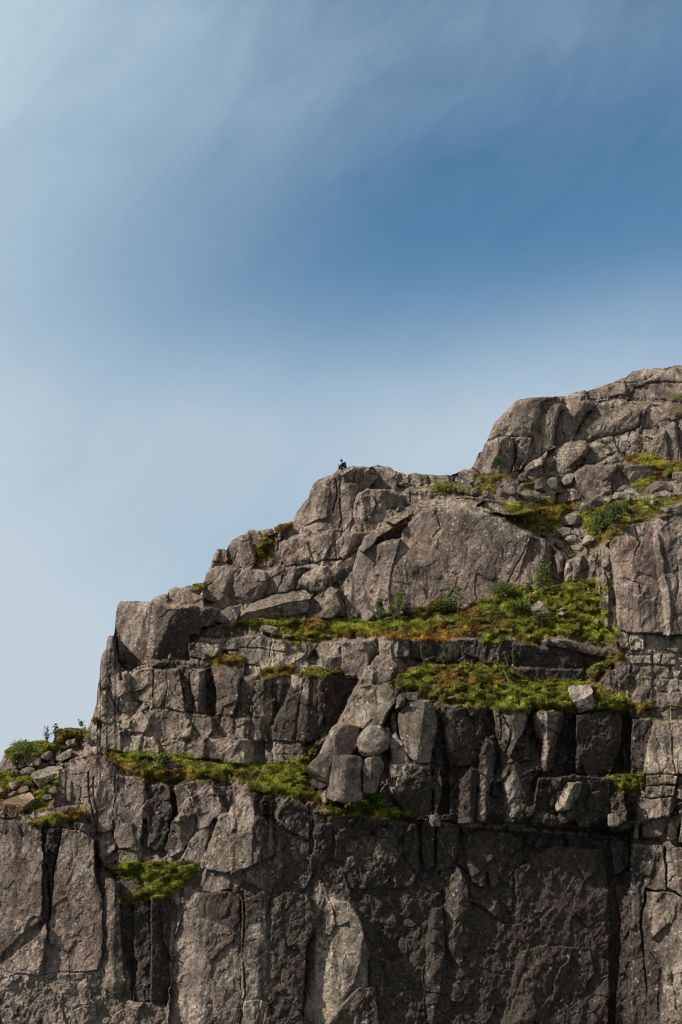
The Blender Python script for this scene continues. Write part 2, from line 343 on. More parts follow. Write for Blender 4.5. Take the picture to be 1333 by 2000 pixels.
    # --- square block, left fin
    B(34, -.55, -.12, 9, [(222,1244),(222,1225),(224,1197),(228,1178),(236,1171),(295,1172),(350,1178),(400,1184),(424,1190),(420,1204),(408,1218),(395,1240),(375,1262),(370,1290),(310,1292),(270,1300),(250,1312),(236,1302),(228,1272)], f=((.22,.36,-12),(0,-2.2,-116)), ro=.35)
    B(22, -.35, -.15, 6, [(193,1345),(193,1322),(194,1290),(198,1275),(206,1265),(208,1243),(214,1238),(223,1242),(229,1280),(236,1328),(225,1334),(205,1345)], f=((.3,0,-2),), ro=.4)
    # --- steps under it
    B(34, 0, -.2, 5, [(369,1257),(385,1252),(430,1258),(433,1282),(400,1287),(370,1283)])
    B(26, 0, -.3, 5, [(372,1240),(410,1241),(442,1245),(438,1258),(385,1256),(370,1258)])
    B(20, 0, -.3, 6, [(388,1241),(392,1226),(415,1220),(450,1224),(457,1240),(430,1246),(400,1243)])
    # --- fourth wall band
    B(16, -.1, -.12, 4, [(440,1256),(455,1242),(500,1242),(560,1255),(562,1302),(530,1304),(490,1298),(475,1287),(445,1282)])
    crack(1.5, 5, [(470,1262),(520,1268),(560,1275)]); crack(1.5, 5, [(530,1250),(528,1300)])
    B(20, 0, 0, 3, [(562,1256),(585,1257),(585,1276),(562,1282)])
    B(12, 0, 0, 3, [(560,1283),(578,1280),(576,1306),(562,1306)])
    B(18, 0, 0, 4, [(580,1276),(600,1273),(603,1308),(578,1310)])
    B(24, -.1, -.2, 4, [(582,1271),(598,1256),(620,1257),(610,1276)])
    B(22, -.1, -.2, 4, [(620,1267),(632,1257),(666,1254),(668,1278),(640,1285),(628,1283)])
    B(14, .1, .1, 4, [(628,1284),(667,1280),(667,1311),(636,1309)])
    B(28, 0, .02, 5, [(668,1257),(690,1252),(712,1254),(723,1298),(716,1323),(680,1319),(668,1309)])
    B(-8, .3, .2, 3, [(713,1256),(738,1246),(741,1285),(725,1302)])
    B(20, -.1, 0, 5, [(740,1246),(760,1243),(800,1246),(801,1283),(775,1286),(742,1277)])
    B(14, .1, .1, 5, [(802,1248),(845,1249),(853,1291),(830,1289),(803,1285)])
    B(20, -.2, .0, 6, [(847,1251),(905,1246),(900,1270),(891,1294),(856,1290)], f=((.3,0,0),))
    B(14, 0, .1, 7, [(903,1250),(930,1247),(932,1294),(893,1295)])
    B(18, -.1, .1, 7, [(932,1255),(952,1250),(950,1296),(933,1297)])
    B(22, -.2, 0, 7, [(952,1250),(1002,1250),(1002,1300),(950,1297)], f=((.3,.1,0),))
    B(12, -.1, -.4, 4, [(944,1252),(950,1239),(972,1233),(976,1250)])
    B(14, .1, .38, 5, [(1003,1256),(1060,1264),(1100,1268),(1190,1288),(1170,1298),(1140,1306),(1003,1301)], ro=.7)
    B(28, .05, .15, 5, [(1064,1246),(1095,1250),(1150,1262),(1193,1272),(1192,1286),(1100,1267),(1065,1263)])
    B(6, .05, .2, 5, [(1000,1304),(1140,1309),(1142,1331),(1080,1340),(1030,1334),(1000,1324)], ro=.7)
    B(20, -.1, -.2, 6, [(1163,1346),(1175,1330),(1198,1308),(1208,1340),(1206,1354),(1180,1358)])
    # stacked stones and the leaning block
    B(30, -.1, -.15, 4, [(722,1308),(735,1280),(765,1280),(779,1301),(770,1311)])
    B(34, -.1, -.15, 4, [(703,1336),(715,1308),(770,1311),(766,1326),(745,1339)])
    B(52, -.15, -.28, 4, [(662,1416),(685,1372),(708,1337),(760,1340),(779,1353),(772,1375),(757,1395),(745,1420),(700,1424)], ro=.35)
    # --- third wall (left)
    B(16, -.4, -.1, 6, [(210,1346),(214,1320),(236,1312),(250,1310),(256,1360),(264,1388),(240,1392),(226,1380)], f=((.4,0,-1),))
    B(20, -.15, -.08, 8, [(253,1330),(262,1311),(290,1305),(325,1310),(350,1308),(352,1330),(360,1360),(364,1396),(335,1386),(300,1383),(295,1374),(268,1372)], ro=.5)
    crack(1.6, 6, [(300,1310),(302,1340),(296,1372)]); crack(1.2, 4, [(326,1312),(328,1345),(322,1385)])
    B(14, -.1, -.05, 5, [(350,1300),(370,1301),(372,1330),(379,1391),(366,1392),(356,1355)], f=((.5,0,0),))
    B(26, -.25, -.05, 5, [(373,1313),(402,1310),(401,1396),(386,1393),(375,1350)], f=((.8,0,-1),))
    B(-12, .2, .1, 3, [(403,1307),(412,1306),(422,1345),(421,1397),(402,1394)], ro=1)
    B(24, -.2, -.05, 6, [(413,1300),(445,1302),(470,1322),(466,1360),(457,1399),(425,1396),(422,1342),(415,1320)], ro=.4)
    B(20, -.15, -.05, 6, [(471,1323),(506,1320),(496,1350),(481,1401),(458,1398),(467,1360)], f=((.3,0,0),), ro=.4)
    B(26, -.1, -.05, 8, [(506,1336),(530,1318),(528,1342),(536,1370),(526,1412),(511,1446),(486,1446),(490,1400),(497,1362)], f=((.45,0,0),), ro=.5)
    B(18, -.1, -.05, 6, [(533,1321),(568,1316),(566,1345),(553,1377),(541,1371),(531,1345)], f=((.4,0,0),))
    B(26, -.02, -.1, 6, [(572,1322),(590,1317),(590,1355),(582,1400),(574,1448),(532,1448),(540,1402),(558,1370)], ro=.35)
    B(28, -.05, -.05, 6, [(591,1345),(600,1318),(618,1321),(621,1440),(606,1452),(576,1450),(584,1400)], f=((.4,0,0),), ro=.35)
    B(-4, .3, .1, 4, [(621,1321),(668,1321),(702,1328),(680,1372),(657,1414),(640,1437),(621,1452)], ro=1.2)
    B(20, -.1, -.08, 4, [(300,1386),(340,1389),(364,1398),(376,1412),(373,1440),(340,1442),(312,1452),(296,1440),(294,1410)], ro=.5)
    B(22, -.1, -.05, 4, [(375,1396),(414,1398),(415,1420),(433,1442),(380,1446),(376,1420)], ro=.5)
    B(4, 0, .2, 3, [(416,1398),(431,1400),(430,1419),(418,1421)])
    B(18, 0, 0, 3, [(433,1401),(456,1401),(458,1440),(436,1440)])
    B(20, -.1, 0, 3, [(459,1402),(488,1404),(484,1444),(461,1444)])
    B(20, -.1, -.1, 4, [(313,1454),(338,1446),(364,1450),(356,1482),(312,1484)])
    B(-16, .2, 0, 2, [(498,1450),(519,1448),(516,1492),(498,1494)])
    B(14, -.2, -.1, 4, [(516,1494),(520,1462),(534,1472),(534,1494)])
    B(18, 0, -.1, 3, [(535,1452),(590,1452),(592,1474),(536,1474)]); B(22, 0, -.1, 3, [(535,1475),(592,1475),(590,1487),(536,1494)])
    B(16, -.3, -.1, 5, [(170,1440),(176,1405),(200,1416),(199,1456),(180,1452)])
    B(20, -.1, -.05, 5, [(200,1420),(235,1427),(237,1466),(210,1462)])
    B(22, -.1, -.1, 7, [(240,1432),(270,1436),(300,1440),(312,1456),(308,1482),(250,1480),(239,1462)])
    B(16, -.4, -.2, 7, [(188,1366),(196,1347),(212,1350),(230,1390),(218,1416),(180,1404)], f=((.3,0,0),))
    B(24, -.1, -.1, 7, [(228,1402),(250,1396),(258,1412),(248,1426),(230,1424)])
    B(26, -.1, -.1, 8, [(252,1412),(266,1396),(285,1398),(293,1420),(286,1431),(258,1430)])
    B(30, -.2, -.05, 9, [(362,1482),(365,1465),(380,1450),(401,1444),(401,1480),(392,1484)])
    B(36, -.05, -.1, 4, [(401,1441),(450,1444),(497,1448),(498,1482),(486,1495),(440,1492),(430,1482),(402,1480)], f=((1.2,0,-40),))
    # --- second wall (left)
    B(18, .1, -.1, 5, [(108,1578),(107,1545),(113,1502),(127,1498),(132,1572)])
    B(22, -.1, -.3, 5, [(129,1512),(160,1506),(159,1570),(134,1574)])
    B(14, -.2, -.5, 6, [(120,1502),(130,1490),(160,1478),(175,1478),(160,1503)])
    B(20, -.25, -.12, 9, [(160,1505),(168,1488),(185,1478),(205,1480),(228,1492),(226,1520),(223,1622),(190,1628),(174,1602),(161,1560)], f=((.05,0,0),), ro=.4)
    crack(2.2, 10, [(172,1510),(176,1560),(186,1610),(192,1630)])
    crack(1.8, 8, [(182,1520),(185,1560),(192,1615)])
    B(24, -.05, -.04, 5, [(229,1516),(262,1518),(283,1522),(281,1580),(274,1664),(232,1656),(225,1642),(226,1560)], ro=.35)
    B(14, -.1, -.5, 4, [(230,1514),(232,1500),(260,1500),(284,1508),(283,1520),(262,1516)])
    B(22, -.1, -.04, 9, [(286,1550),(298,1532),(330,1534),(341,1556),(336,1600),(322,1645),(338,1654),(310,1668),(290,1654),(286,1600)], f=((.2,.1,-1),), ro=.7)
    B(-6, .2, 0, 3, [(331,1530),(340,1528),(346,1590),(338,1600)])
    B(20, -.05, -.04, 7, [(340,1538),(366,1526),(374,1575),(384,1590),(362,1602),(350,1592)])
    B(24, -.1, 0, 7, [(336,1606),(352,1590),(384,1592),(384,1620),(358,1662),(335,1676),(322,1660)], f=((.5,0,0),))
    B(20, -.05, -.1, 8, [(372,1528),(420,1526),(428,1556),(437,1582),(420,1600),(400,1628),(386,1622),(387,1588),(377,1575)])
    B(12, 0, -.1, 6, [(384,1626),(412,1612),(408,1650),(390,1690),(350,1688),(362,1662)])
    B(10, 0, -.2, 5, [(190,1632),(222,1640),(230,1660),(270,1668),(275,1690),(235,1700),(200,1696),(190,1670)], ro=1)
    B(14, -.1, -.1, 5, [(213,1712),(232,1712),(266,1716),(278,1742),(236,1758),(214,1745)])
    # --- lowest wall
    B(14, -.05, -.04, 6, [(-130,1604),(0,1602),(84,1606),(85,1720),(80,1800),(40,1830),(0,1868),(-130,1910)], ro=.4)
    B(4, .1, 0, 3, [(86,1618),(122,1618),(106,1700),(101,1790),(92,1820),(84,1812)], ro=1.2)
    crack(2.6, 12, [(92,1690),(98,1740),(97,1790),(90,1830)])
    B(8, .2, 0, 4, [(85,1705),(95,1698),(96,1780),(88,1800),(84,1790)])
    B(12, -.08, -.03, 5, [(124,1618),(160,1624),(184,1640),(186,1700),(203,1762),(201,1860),(190,1896),(120,1898),(86,1906),(94,1840),(103,1760),(108,1700)], ro=.5)
    B(2, -.1, 0, 5, [(-130,1930),(0,1885),(60,1838),(92,1806),(90,1850),(80,1905),(40,1902),(-10,1890),(-130,1960)], ro=.7)
    B(2, 0, .25, 3, [(112,1902),(165,1899),(162,1912),(130,1918),(114,1922)])
    B(26, -.5, -.02, 4, [(202,1762),(206,1712),(233,1722),(239,1850),(246,1932),(236,1952),(198,1928),(200,1860)], f=((.3,0,-2),), ro=.5)
    B(-6, .45, 0, 5, [(236,1766),(262,1760),(264,1850),(262,1954),(248,1950),(241,1850)], ro=1)
    B(0, .1, 0, 9, [(262,1764),(292,1752),(294,1850),(292,1960),(264,1956)], ro=1.1)
    B(0, .5, 0, 6, [(295,1754),(330,1746),(348,1770),(336,1900),(326,1966),(295,1960)], ro=1)
    B(16, -.35, -.1, 5, [(428,1598),(450,1592),(450,1700),(388,1738),(400,1690),(412,1642)], ro=.6)
    B(40, -.12, -.08, 3.5, [(450,1592),(468,1555),(482,1548),(496,1562),(500,1592),(520,1602),(535,1625),(537,1668),(500,1690),(450,1708),(449,1650)], f=((.9,0,-22),), ro=.45)
    B(8, -.1, -.2, 5, [(395,1742),(404,1700),(450,1704),(450,1738),(420,1745)])
    B(12, -.35, -.05, 10, [(330,2120),(332,1960),(342,1830),(358,1782),(386,1744),(450,1742),(470,1760),(470,1900),(480,2120)], f=((.03,0,2),), ro=.6)
    B(8, 0, -.02, 8, [(472,1760),(520,1740),(522,1830),(528,1890),(500,1960),(492,2120),(482,2120),(472,1900)], f=((.35,0,-2),), ro=.6)
    crack(2, 8, [(475,1740),(478,1800),(474,1870),(480,1940),(470,2000)])
    B(-4, .1, 0, 8, [(528,1760),(560,1740),(600,1745),(618,1790),(600,1850),(592,1960),(588,2120),(500,2120),(505,1960),(532,1890)], ro=1)
    B(0, .25, 0, 6, [(540,1590),(560,1560),(612,1580),(610,1650),(600,1700),(560,1735),(542,1720)], ro=1)
    B(16, .12, .1, 6, [(614,1585),(700,1592),(765,1602),(815,1608),(818,1700),(800,1735),(700,1738),(650,1735),(606,1730),(606,1690),(614,1650)], ro=1.5)
    B(-4, -.24, .02, 12, [(588,2120),(592,1960),(600,1850),(622,1790),(648,1752),(682,1760),(705,1790),(714,1830),(706,1880),(692,1922),(664,1965),(634,2000),(610,2120)], ro=.7, crack=0)
    B(8, .1, 0, 8, [(636,2002),(664,1968),(700,1925),(735,1930),(750,2120),(612,2120)], ro=1)
    B(18, -.15, 0, 6, [(820,1605),(850,1612),(850,1690),(830,1700),(822,1660)], ro=.8)
    B(14, .2, .05, 8, [(852,1612),(900,1615),(895,1660),(885,1690),(868,1700),(853,1700)], ro=.8)
    B(26, -.4, -.1, 8, [(866,1765),(872,1722),(893,1690),(912,1722),(921,1765),(916,1850),(900,1890),(870,1850)], f=((.4,0,0),), ro=1.1)
    B(12, -.3, 0, 8, [(835,2120),(828,1900),(838,1800),(845,1775),(866,1772),(870,1860),(862,1930),(845,2000),(850,2120)], f=((.3,0,0),), ro=.9)
    B(16, .05, -.15, 6, [(912,1626),(955,1622),(1000,1626),(1018,1642),(985,1700),(968,1738),(958,1735),(950,1700),(946,1735),(925,1725),(908,1680)], f=((.35,0,0),), ro=.6)
    B(10, .18, .02, 10, [(1005,1700),(1080,1650),(1180,1660),(1188,1720),(1190,1800),(1150,1850),(1090,1850),(1030,1860),(1010,1800)], ro=.8)
    B(12, .1, -.1, 8, [(1015,1860),(1060,1845),(1120,1852),(1110,1900),(1060,2000),(1000,2120),(960,2120),(985,1980)], f=((.25,0,0),), ro=.9)
    B(22, .1, -.1, 3, [(1193,1642),(1228,1642),(1230,1690),(1215,1705),(1200,1712)], ro=1)
    B(-24, .2, 0, 2, [(1186,1660),(1194,1680),(1202,1740),(1212,1800),(1210,1900),(1200,2000),(1196,2120),(1186,2120),(1190,1900),(1192,1780)], ro=1)
    B(16, -.25, 0, 4, [(1232,1646),(1298,1652),(1302,1740),(1262,1735),(1250,1800),(1262,1900),(1268,2120),(1226,2120),(1230,1900),(1230,1760)], ro=1)
    B(26, -.3, 0, 6, [(1303,1655),(1470,1660),(1470,1745),(1333,1750),(1304,1735)], ro=.8)
    B(18, -.4, 0, 8, [(1264,1740),(1305,1742),(1345,1756),(1470,1750),(1470,2120),(1270,2120),(1264,1900),(1254,1800)], ro=1)
    # --- heap in the centre
    B(24, -.15, -.05, 5, [(640,1558),(643,1530),(650,1482),(670,1476),(706,1478),(704,1520),(708,1562),(670,1568)], f=((.5,0,-3),), ro=.5)
    B(22, -.1, -.05, 5, [(716,1480),(745,1478),(751,1500),(732,1548),(709,1548),(705,1500)], f=((.8,0,0),), ro=.5)
    B(44, -.2, -.1, 5, [(761,1445),(772,1426),(786,1450),(802,1486),(802,1497),(764,1492)])
    B(40, .1, -.05, 6, [(760,1494),(800,1490),(840,1496),(846,1522),(842,1592),(800,1598),(776,1562),(760,1532)], f=((.3,.3,0),), ro=1)
    B(-20, .3, 0, 2, [(850,1392),(862,1374),(870,1440),(876,1500),(880,1590),(846,1590),(845,1500)], ro=1)
    B(26, -.2, .02, 8, [(861,1376),(950,1380),(948,1440),(942,1500),(900,1497),(878,1497),(868,1440)], f=((.35,0,3),), ro=1)
    B(-4, 0, 0, 3, [(848,1500),(862,1498),(858,1590),(850,1600)]); B(16, -.3, 0, 5, [(850,1600),(844,1520),(858,1502),(866,1520),(862,1560)])
    B(26, -.4, 0, 8, [(893,1610),(900,1522),(920,1502),(938,1502),(932,1560),(925,1608)], f=((.7,0,0),), ro=.8)
    B(34, -.4, 0, 7, [(927,1606),(934,1550),(938,1472),(950,1440),(964,1445),(970,1490),(956,1550),(950,1606)], f=((.5,0,0),), ro=.8)
    B(30, -.3, 0, 7, [(963,1384),(985,1380),(1036,1382),(1030,1420),(1010,1445),(1000,1480),(1020,1500),(1045,1495),(1036,1560),(1020,1606),(985,1608),(980,1540),(976,1460),(968,1420)], f=((.4,0,0),), ro=.9)
    crack(2, 10, [(985,1400),(1000,1430),(990,1470)])
    B(40, -.35, 0, 6, [(1040,1397),(1055,1387),(1106,1392),(1100,1420),(1086,1450),(1080,1502),(1065,1512),(1056,1500),(1060,1450),(1046,1440)], f=((.8,0,0),), ro=.6)
    B(-24, .3, .1, 2, [(1107,1395),(1124,1392),(1122,1510),(1080,1516),(1090,1450)], ro=1)
    B(16, .25, .12, 9, [(1126,1396),(1215,1391),(1219,1440),(1206,1480),(1186,1512),(1126,1512)], ro=.6)
    B(-30, .2, .05, 2, [(1217,1402),(1234,1406),(1235,1512),(1190,1516),(1211,1470)], ro=1)
    B(14, .0, 0, 6, [(1236,1404),(1278,1402),(1270,1460),(1259,1516),(1233,1516)], ro=.7)
    B(10, .15, .2, 4, [(1050,1520),(1120,1514),(1190,1520),(1190,1590),(1150,1616),(1040,1612)], ro=1.4)
    B(0, .1, .0, 4, [(1192,1520),(1250,1518),(1252,1560),(1236,1620),(1194,1625)], ro=1.4)
    # right pillar and its footing
    ab = 84
    B(0, .0, -.1, 4, [(1180,1055),(1196,1036),(1216,1022),(1290,1006),(1333,994),(1470,984),(1470,1404),(1276,1404),(1232,1380),(1206,1300),(1204,1200),(1196,1100)], ab=92, ro=.8)
    B(22, .05, -.12, 8, [(1182,1062),(1195,1040),(1215,1026),(1290,1016),(1298,1100),(1306,1160),(1309,1220),(1308,1236),(1208,1234),(1205,1200),(1200,1150),(1196,1100)], f=((-.6,0,-4),), ab=ab, ro=.4, crack=1)
    B(20, -.06, -.1, 6, [(1274,1020),(1290,1010),(1333,1000),(1470,990),(1470,1236),(1297,1240),(1299,1190),(1292,1130),(1280,1048)], ab=ab, ro=.45, crack=0)
    B(30, -.25, -.05, 5, [(1275,1048),(1284,1040),(1297,1100),(1306,1160),(1313,1190),(1309,1240),(1304,1264),(1302,1220),(1290,1150),(1281,1090)], ab=ab, ro=.3, crack=0)
    B(34, 0, -1.2, 5, [(1285,1010),(1300,995),(1333,982),(1470,975),(1470,992),(1333,1000),(1295,1012)], ab=ab + 30)
    crack(1.8, 4, [(1322,1085),(1326,1130),(1318,1190),(1330,1240)]); crack(2, 8, [(1240,1028),(1250,1060),(1240,1082)])
    crack(1.5, 5, [(1222,1130),(1250,1140),(1252,1160)])
    B(0, -.6, -.05, 4, [(1175,1072),(1190,1062),(1200,1150),(1206,1226),(1181,1224),(1177,1130)], ab=112, f=((.4,0,0),), ro=.7)
    for (x0, x1, a, b, dd) in ((1167,1176,1072,1130,226),(1150,1166,1082,1134,232),(1143,1149,1080,1140,238),(1119,1142,1088,1137,234),(1104,1118,1098,1142,240)):
        B(0, -.2, -.05, 3, [(x0 - 1, b), (x0 + 1, a + 4), (x1 - 2, a - 3), (x1 + .5, a + 5), (x1 - .5, b - 2)], ab=dd, f=((.2,0,0),), ro=1.0)
    B(-10, .2, 0, 2, [(1083,1076),(1104,1084),(1104,1142),(1081,1142)], ab=262)
    for (x0, y0, x1, y1, q) in ((1209,1236,1229,1266,10),(1230,1236,1258,1270,14),(1260,1240,1300,1270,6),(1301,1242,1340,1272,12),(1213,1270,1274,1278,8),(1222,1280,1274,1298,12),
             (1276,1277,1292,1298,16),(1293,1279,1322,1298,18),(1324,1276,1345,1298,6),(1208,1292,1232,1345,14),(1234,1300,1276,1320,8),(1228,1322,1275,1368,13),(1278,1300,1308,1325,14),(1309,1300,1345,1326,12),
             (1284,1328,1340,1380,22),(1276,1383,1310,1402,16),(1311,1383,1350,1404,14),(1345,1236,1400,1300,12),(1402,1240,1470,1320,10),(1346,1302,1400,1400,14),(1402,1322,1470,1404,16)):
        jx = ((x0 * 7 + y0 * 3) % 7) - 3; jy = ((x0 * 5 + y1) % 5) - 2
        B(q, -.12, -.02, 4, [(x0, y0 + jy), (x1 - 1, y0 - jy * .5), (x1 + jx * .5, y1), (x0 + jx, y1 - 1)], ab=ab, ro=.8)
    B(30, -.3, -.02, 4, [(1278,1406),(1340,1406),(1470,1406),(1470,1512),(1257,1512),(1262,1472),(1272,1440)], ro=.35)
    crack(2.0, 7, [(1310,1406),(1314,1440),(1313,1470),(1320,1510)]); crack(1.4, 4, [(1280,1430),(1292,1465)])
    for pts in ([(1266,1514),(1322,1514),(1322,1532),(1262,1534)], [(1324,1514),(1470,1514),(1470,1530),(1325,1532)], [(1262,1535),(1322,1534),(1318,1556),(1255,1560)],
                [(1324,1533),(1400,1532),(1395,1570),(1320,1560)], [(1250,1562),(1316,1558),(1308,1595),(1268,1600),(1262,1585)], [(1240,1600),(1248,1572),(1262,1588),(1262,1602),(1248,1612),(1250,1640),(1238,1640)],
                [(1252,1614),(1268,1602),(1300,1600),(1302,1620),(1290,1636),(1252,1640)], [(1306,1600),(1322,1572),(1330,1600),(1322,1640),(1304,1642)], [(1333,1572),(1470,1534),(1470,1650),(1326,1645)]):
        B(24, -.2, -.05, 4, pts, ro=.6)
    # left shoulder rocks
    B(40, -.3, -.3, 9, [(-6,1510),(2,1480),(14,1467),(60,1478),(80,1480),(78,1496),(40,1500)])
    B(20, -.1, -.5, 5, [(0,1600),(60,1590),(100,1578),(150,1575),(168,1590),(165,1602),(90,1600)])
    # long cracks
    crack(3.2, 16, [(224,1244),(228,1270),(233,1300),(236,1328)])
    crack(1.6, 6, [(1038,1052),(1025,1080),(1005,1112),(990,1140)]); crack(1.4, 5, [(852,1000),(862,1030),(845,1050)])
    crack(1.8, 8, [(655,935),(660,960),(652,1000)]); crack(1.6, 7, [(602,1060),(606,1075),(612,1095)])
    crack(2, 8, [(664,975),(668,1010),(662,1030)])
    crack(2.2, 9, [(1256,800),(1248,835)]); crack(1.6, 5, [(1180,825),(1175,840)])
    crack(1.6, 6, [(296,1384),(340,1388),(375,1395),(430,1400),(490,1404),(510,1402)])
blocks()
def close_gaps():
    global D
    for r_ in (3, 7):
        w = blur(assigned, r_); Dn = blur(D * assigned, r_) / np.maximum(w, .02)
        k = np.clip((w - .25) / .25, 0, 1) * (1 - assigned) * (vv < 1600) * (1 - (uu > 835) * (vv > 1370))
        tgt = np.minimum(D, Dn + 2.5)
        D = D * (1 - k) + tgt * k
    D = D.astype(np.float32)
close_gaps()

#ZONES
def zones():
    # black wet streaks, plus shade painted into recesses and away-facing sides
    z = zone
    z('stain_shade', 1, [(84,1612),(125,1612),(108,1700),(100,1790),(86,1810)], 8)
    z('stain_shade', .7, [(185,1640),(195,1640),(200,1760),(185,1740)], 6)
    z('stain_shade', .85, [(238,1768),(335,1748),(330,1960),(300,1960),(262,1955),(240,1850)], 10)
    z('stain_shade', .8, [(390,1742),(450,1740),(480,1720),(520,1740),(510,1800),(460,1815),(390,1790)], 16)
    z('stain_shade', .45, [(540,1570),(620,1575),(620,1900),(560,2120),(510,2120),(530,1900),(520,1750),(545,1700)], 16)
    z('stain_shade', .62, [(612,1588),(830,1606),(830,1735),(760,1760),(740,2120),(715,2120),(720,1860),(690,1760),(640,1742),(608,1700)], 10)
    z('stain_shade', .95, [(820,1610),(1235,1640),(1232,2120),(740,2120),(750,1760),(822,1730)], 16)
    z('stain_shade', .45, [(1235,1650),(1300,1660),(1270,1780),(1300,1900),(1290,2120),(1230,2120)], 14)
    z('stain_shade', .55, [(845,1378),(950,1382),(1000,1440),(1040,1500),(1035,1612),(760,1606),(770,1500),(850,1500)], 10)
    z('stain_shade', .62, [(1040,1400),(1106,1392),(1235,1396),(1275,1410),(1255,1520),(1235,1640),(1030,1618),(1040,1500)], 8)
    z('stain_shade', .95, [(1000,1250),(1100,1258),(1195,1280),(1190,1300),(1140,1335),(1060,1342),(1000,1330)], 8)
    z('stain_shade', .6, [(800,1248),(1000,1248),(1000,1300),(800,1295)], 10)
    z('stain_shade', .9, [(618,1318),(700,1326),(660,1412),(622,1452)], 6)
    z('stain_shade', .7, [(400,1300),(412,1300),(424,1345),(420,1400),(405,1400)], 4)
    z('stain_shade', .55, [(530,1330),(560,1330),(620,1380),(618,1450),(530,1450)], 10)
    z('stain_shade', .5, [(300,1180),(424,1188),(400,1240),(370,1290),(290,1296)], 20)
    z('stain_shade', .5, [(286,1540),(345,1530),(345,1660),(290,1670)], 10)
    z('stain_shade', .6, [(594,1420),(700,1420),(705,1475),(640,1560),(594,1545)], 14)
    for pts in ([(848,1385),(864,1372),(872,1440),(884,1500),(892,1606),(846,1606),(842,1500)], [(1107,1395),(1126,1392),(1124,1520),(1078,1520),(1090,1450)], [(1215,1400),(1236,1402),(1236,1516),(1188,1518),(1208,1470)],
                [(1126,1396),(1215,1391),(1219,1440),(1206,1480),(1186,1512),(1126,1512)], [(940,1440),(960,1385),(966,1440),(940,1500),(930,1560)], [(1004,1480),(1036,1385),(1045,1440),(1060,1510),(1085,1520),(1190,1520),(1190,1612),(1040,1612)],
                [(905,1520),(935,1510),(930,1600),(912,1608)], [(784,1520),(846,1510),(850,1600),(800,1600),(776,1575)], [(612,1588),(640,1588),(650,1700),(606,1730)], [(1186,1640),(1232,1640),(1230,2120),(1186,2120)], [(948,1740),(1010,1720),(1030,1850),(985,1980),(900,1960),(925,1800)],
                [(1125,1850),(1190,1820),(1190,2120),(1080,2120)]): z('stain_shade', 1.0, pts, 7)  # shade painted into column recesses, dark corners and turned-away sides
    def un(name, amt, pts, soft=14):
        s = win(pts, soft + 6); q = sdf(pts, WU[s], WV[s]); Z[name][s] *= 1 - np.clip(q / soft + .5, 0, 1) * amt
    for amt, pts in ((.8, [(866,1690),(905,1690),(922,1765),(905,1840),(866,1800)]), (.6, [(835,1830),(872,1800),(885,1900),(850,2000),(826,1950)]), (.6, [(915,1626),(1010,1626),(1000,1660),(965,1735),(940,1700),(912,1680)]),
                     (.65, [(1090,1725),(1135,1720),(1125,1800),(1060,1850),(1020,1868),(1055,1800)]), (.7, [(1085,1880),(1118,1858),(1112,1920),(1092,1995)]), (.4, [(1100,1655),(1180,1650),(1170,1740),(1110,1730)]),
                     (.5, [(740,1900),(790,1850),(790,2050),(745,2060)]), (.7, [(863,1380),(885,1390),(890,1480),(870,1440)]), (.6, [(945,1440),(965,1440),(962,1500),(945,1605),(930,1600)]), (.8, [(968,1384),(1000,1382),(1000,1430),(985,1450),(975,1420)]),
                     (.9, [(1045,1400),(1098,1392),(1090,1420),(1072,1450),(1066,1505),(1056,1500),(1060,1450)]), (.7, [(985,1510),(1030,1500),(1020,1560),(1000,1606),(985,1600)]), (.7, [(760,1496),(800,1492),(790,1560),(765,1540)]),
                     (.6, [(680,1640),(760,1620),(800,1660),(720,1700),(670,1690)])): un('stain_shade', amt * .7, pts)  # lit faces keep less of the painted darkening
    # pale lichen covered or freshly broken faces
    z('pale', .75, [(600,2010),(606,1860),(645,1762),(696,1775),(712,1830),(700,1900),(640,2000)], 34)
    z('pale', .3, [(450,1560),(500,1560),(540,1620),(538,1670),(450,1710),(385,1740),(420,1620)], 6)
    z('pale', .5, [(204,1720),(236,1722),(246,1930),(200,1925)], 4)
    z('pale', .2, [(330,2120),(335,1900),(360,1800),(470,1800),(470,2120)], 30)
    z('pale', .8, [(1275,1045),(1286,1040),(1300,1110),(1314,1190),(1306,1266),(1300,1220)], 3)
    z('pale', .8, [(1284,1326),(1345,1326),(1345,1380),(1280,1382)], 4)
    z('pale', .5, [(1208,1236),(1340,1236),(1340,1400),(1275,1400),(1230,1300)], 8)
    z('pale', .55, [(1255,1400),(1470,1400),(1470,1650),(1240,1645)], 8)
    z('pale', .5, [(1103,1080),(1206,1060),(1208,1240),(1175,1225),(1175,1140),(1103,1142)], 4)
    z('pale', .6, [(660,1418),(708,1336),(780,1352),(745,1420)], 5)
    z('pale', .4, [(440,1240),(560,1255),(600,1305),(440,1290)], 8); z('pale', .6, [(368,1222),(455,1222),(435,1286),(368,1286)], 6)
    z('pale', .35, [(180,1380),(500,1400),(500,1495),(175,1470)], 20)
    z('pale', .4, [(1050,860),(1250,840),(1290,880),(1150,930),(1060,930)], 20)
    z('pale', .4, [(1290,1660),(1470,1660),(1470,2120),(1300,2120)], 20); z('pale', .5, [(750,1010),(870,970),(1045,1000),(1000,1008),(830,1000)], 6)
    z('pale', .5, [(636,1476),(708,1476),(712,1562),(636,1570)], 6)
    z('pale', .5, [(866,1690),(912,1700),(922,1765),(910,1850),(862,1800)], 8)
    # brown pink rock
    z('warm', .8, [(250,1300),(520,1310),(500,1450),(300,1480)], 25)
    z('warm', .6, [(545,940),(720,930),(700,1050),(545,1110)], 20)
    z('warm', .9, [(1190,1050),(1280,1030),(1300,1230),(1206,1230)], 12)
    z('warm', .6, [(760,1000),(1080,1060),(1080,1150),(780,1210)], 30)
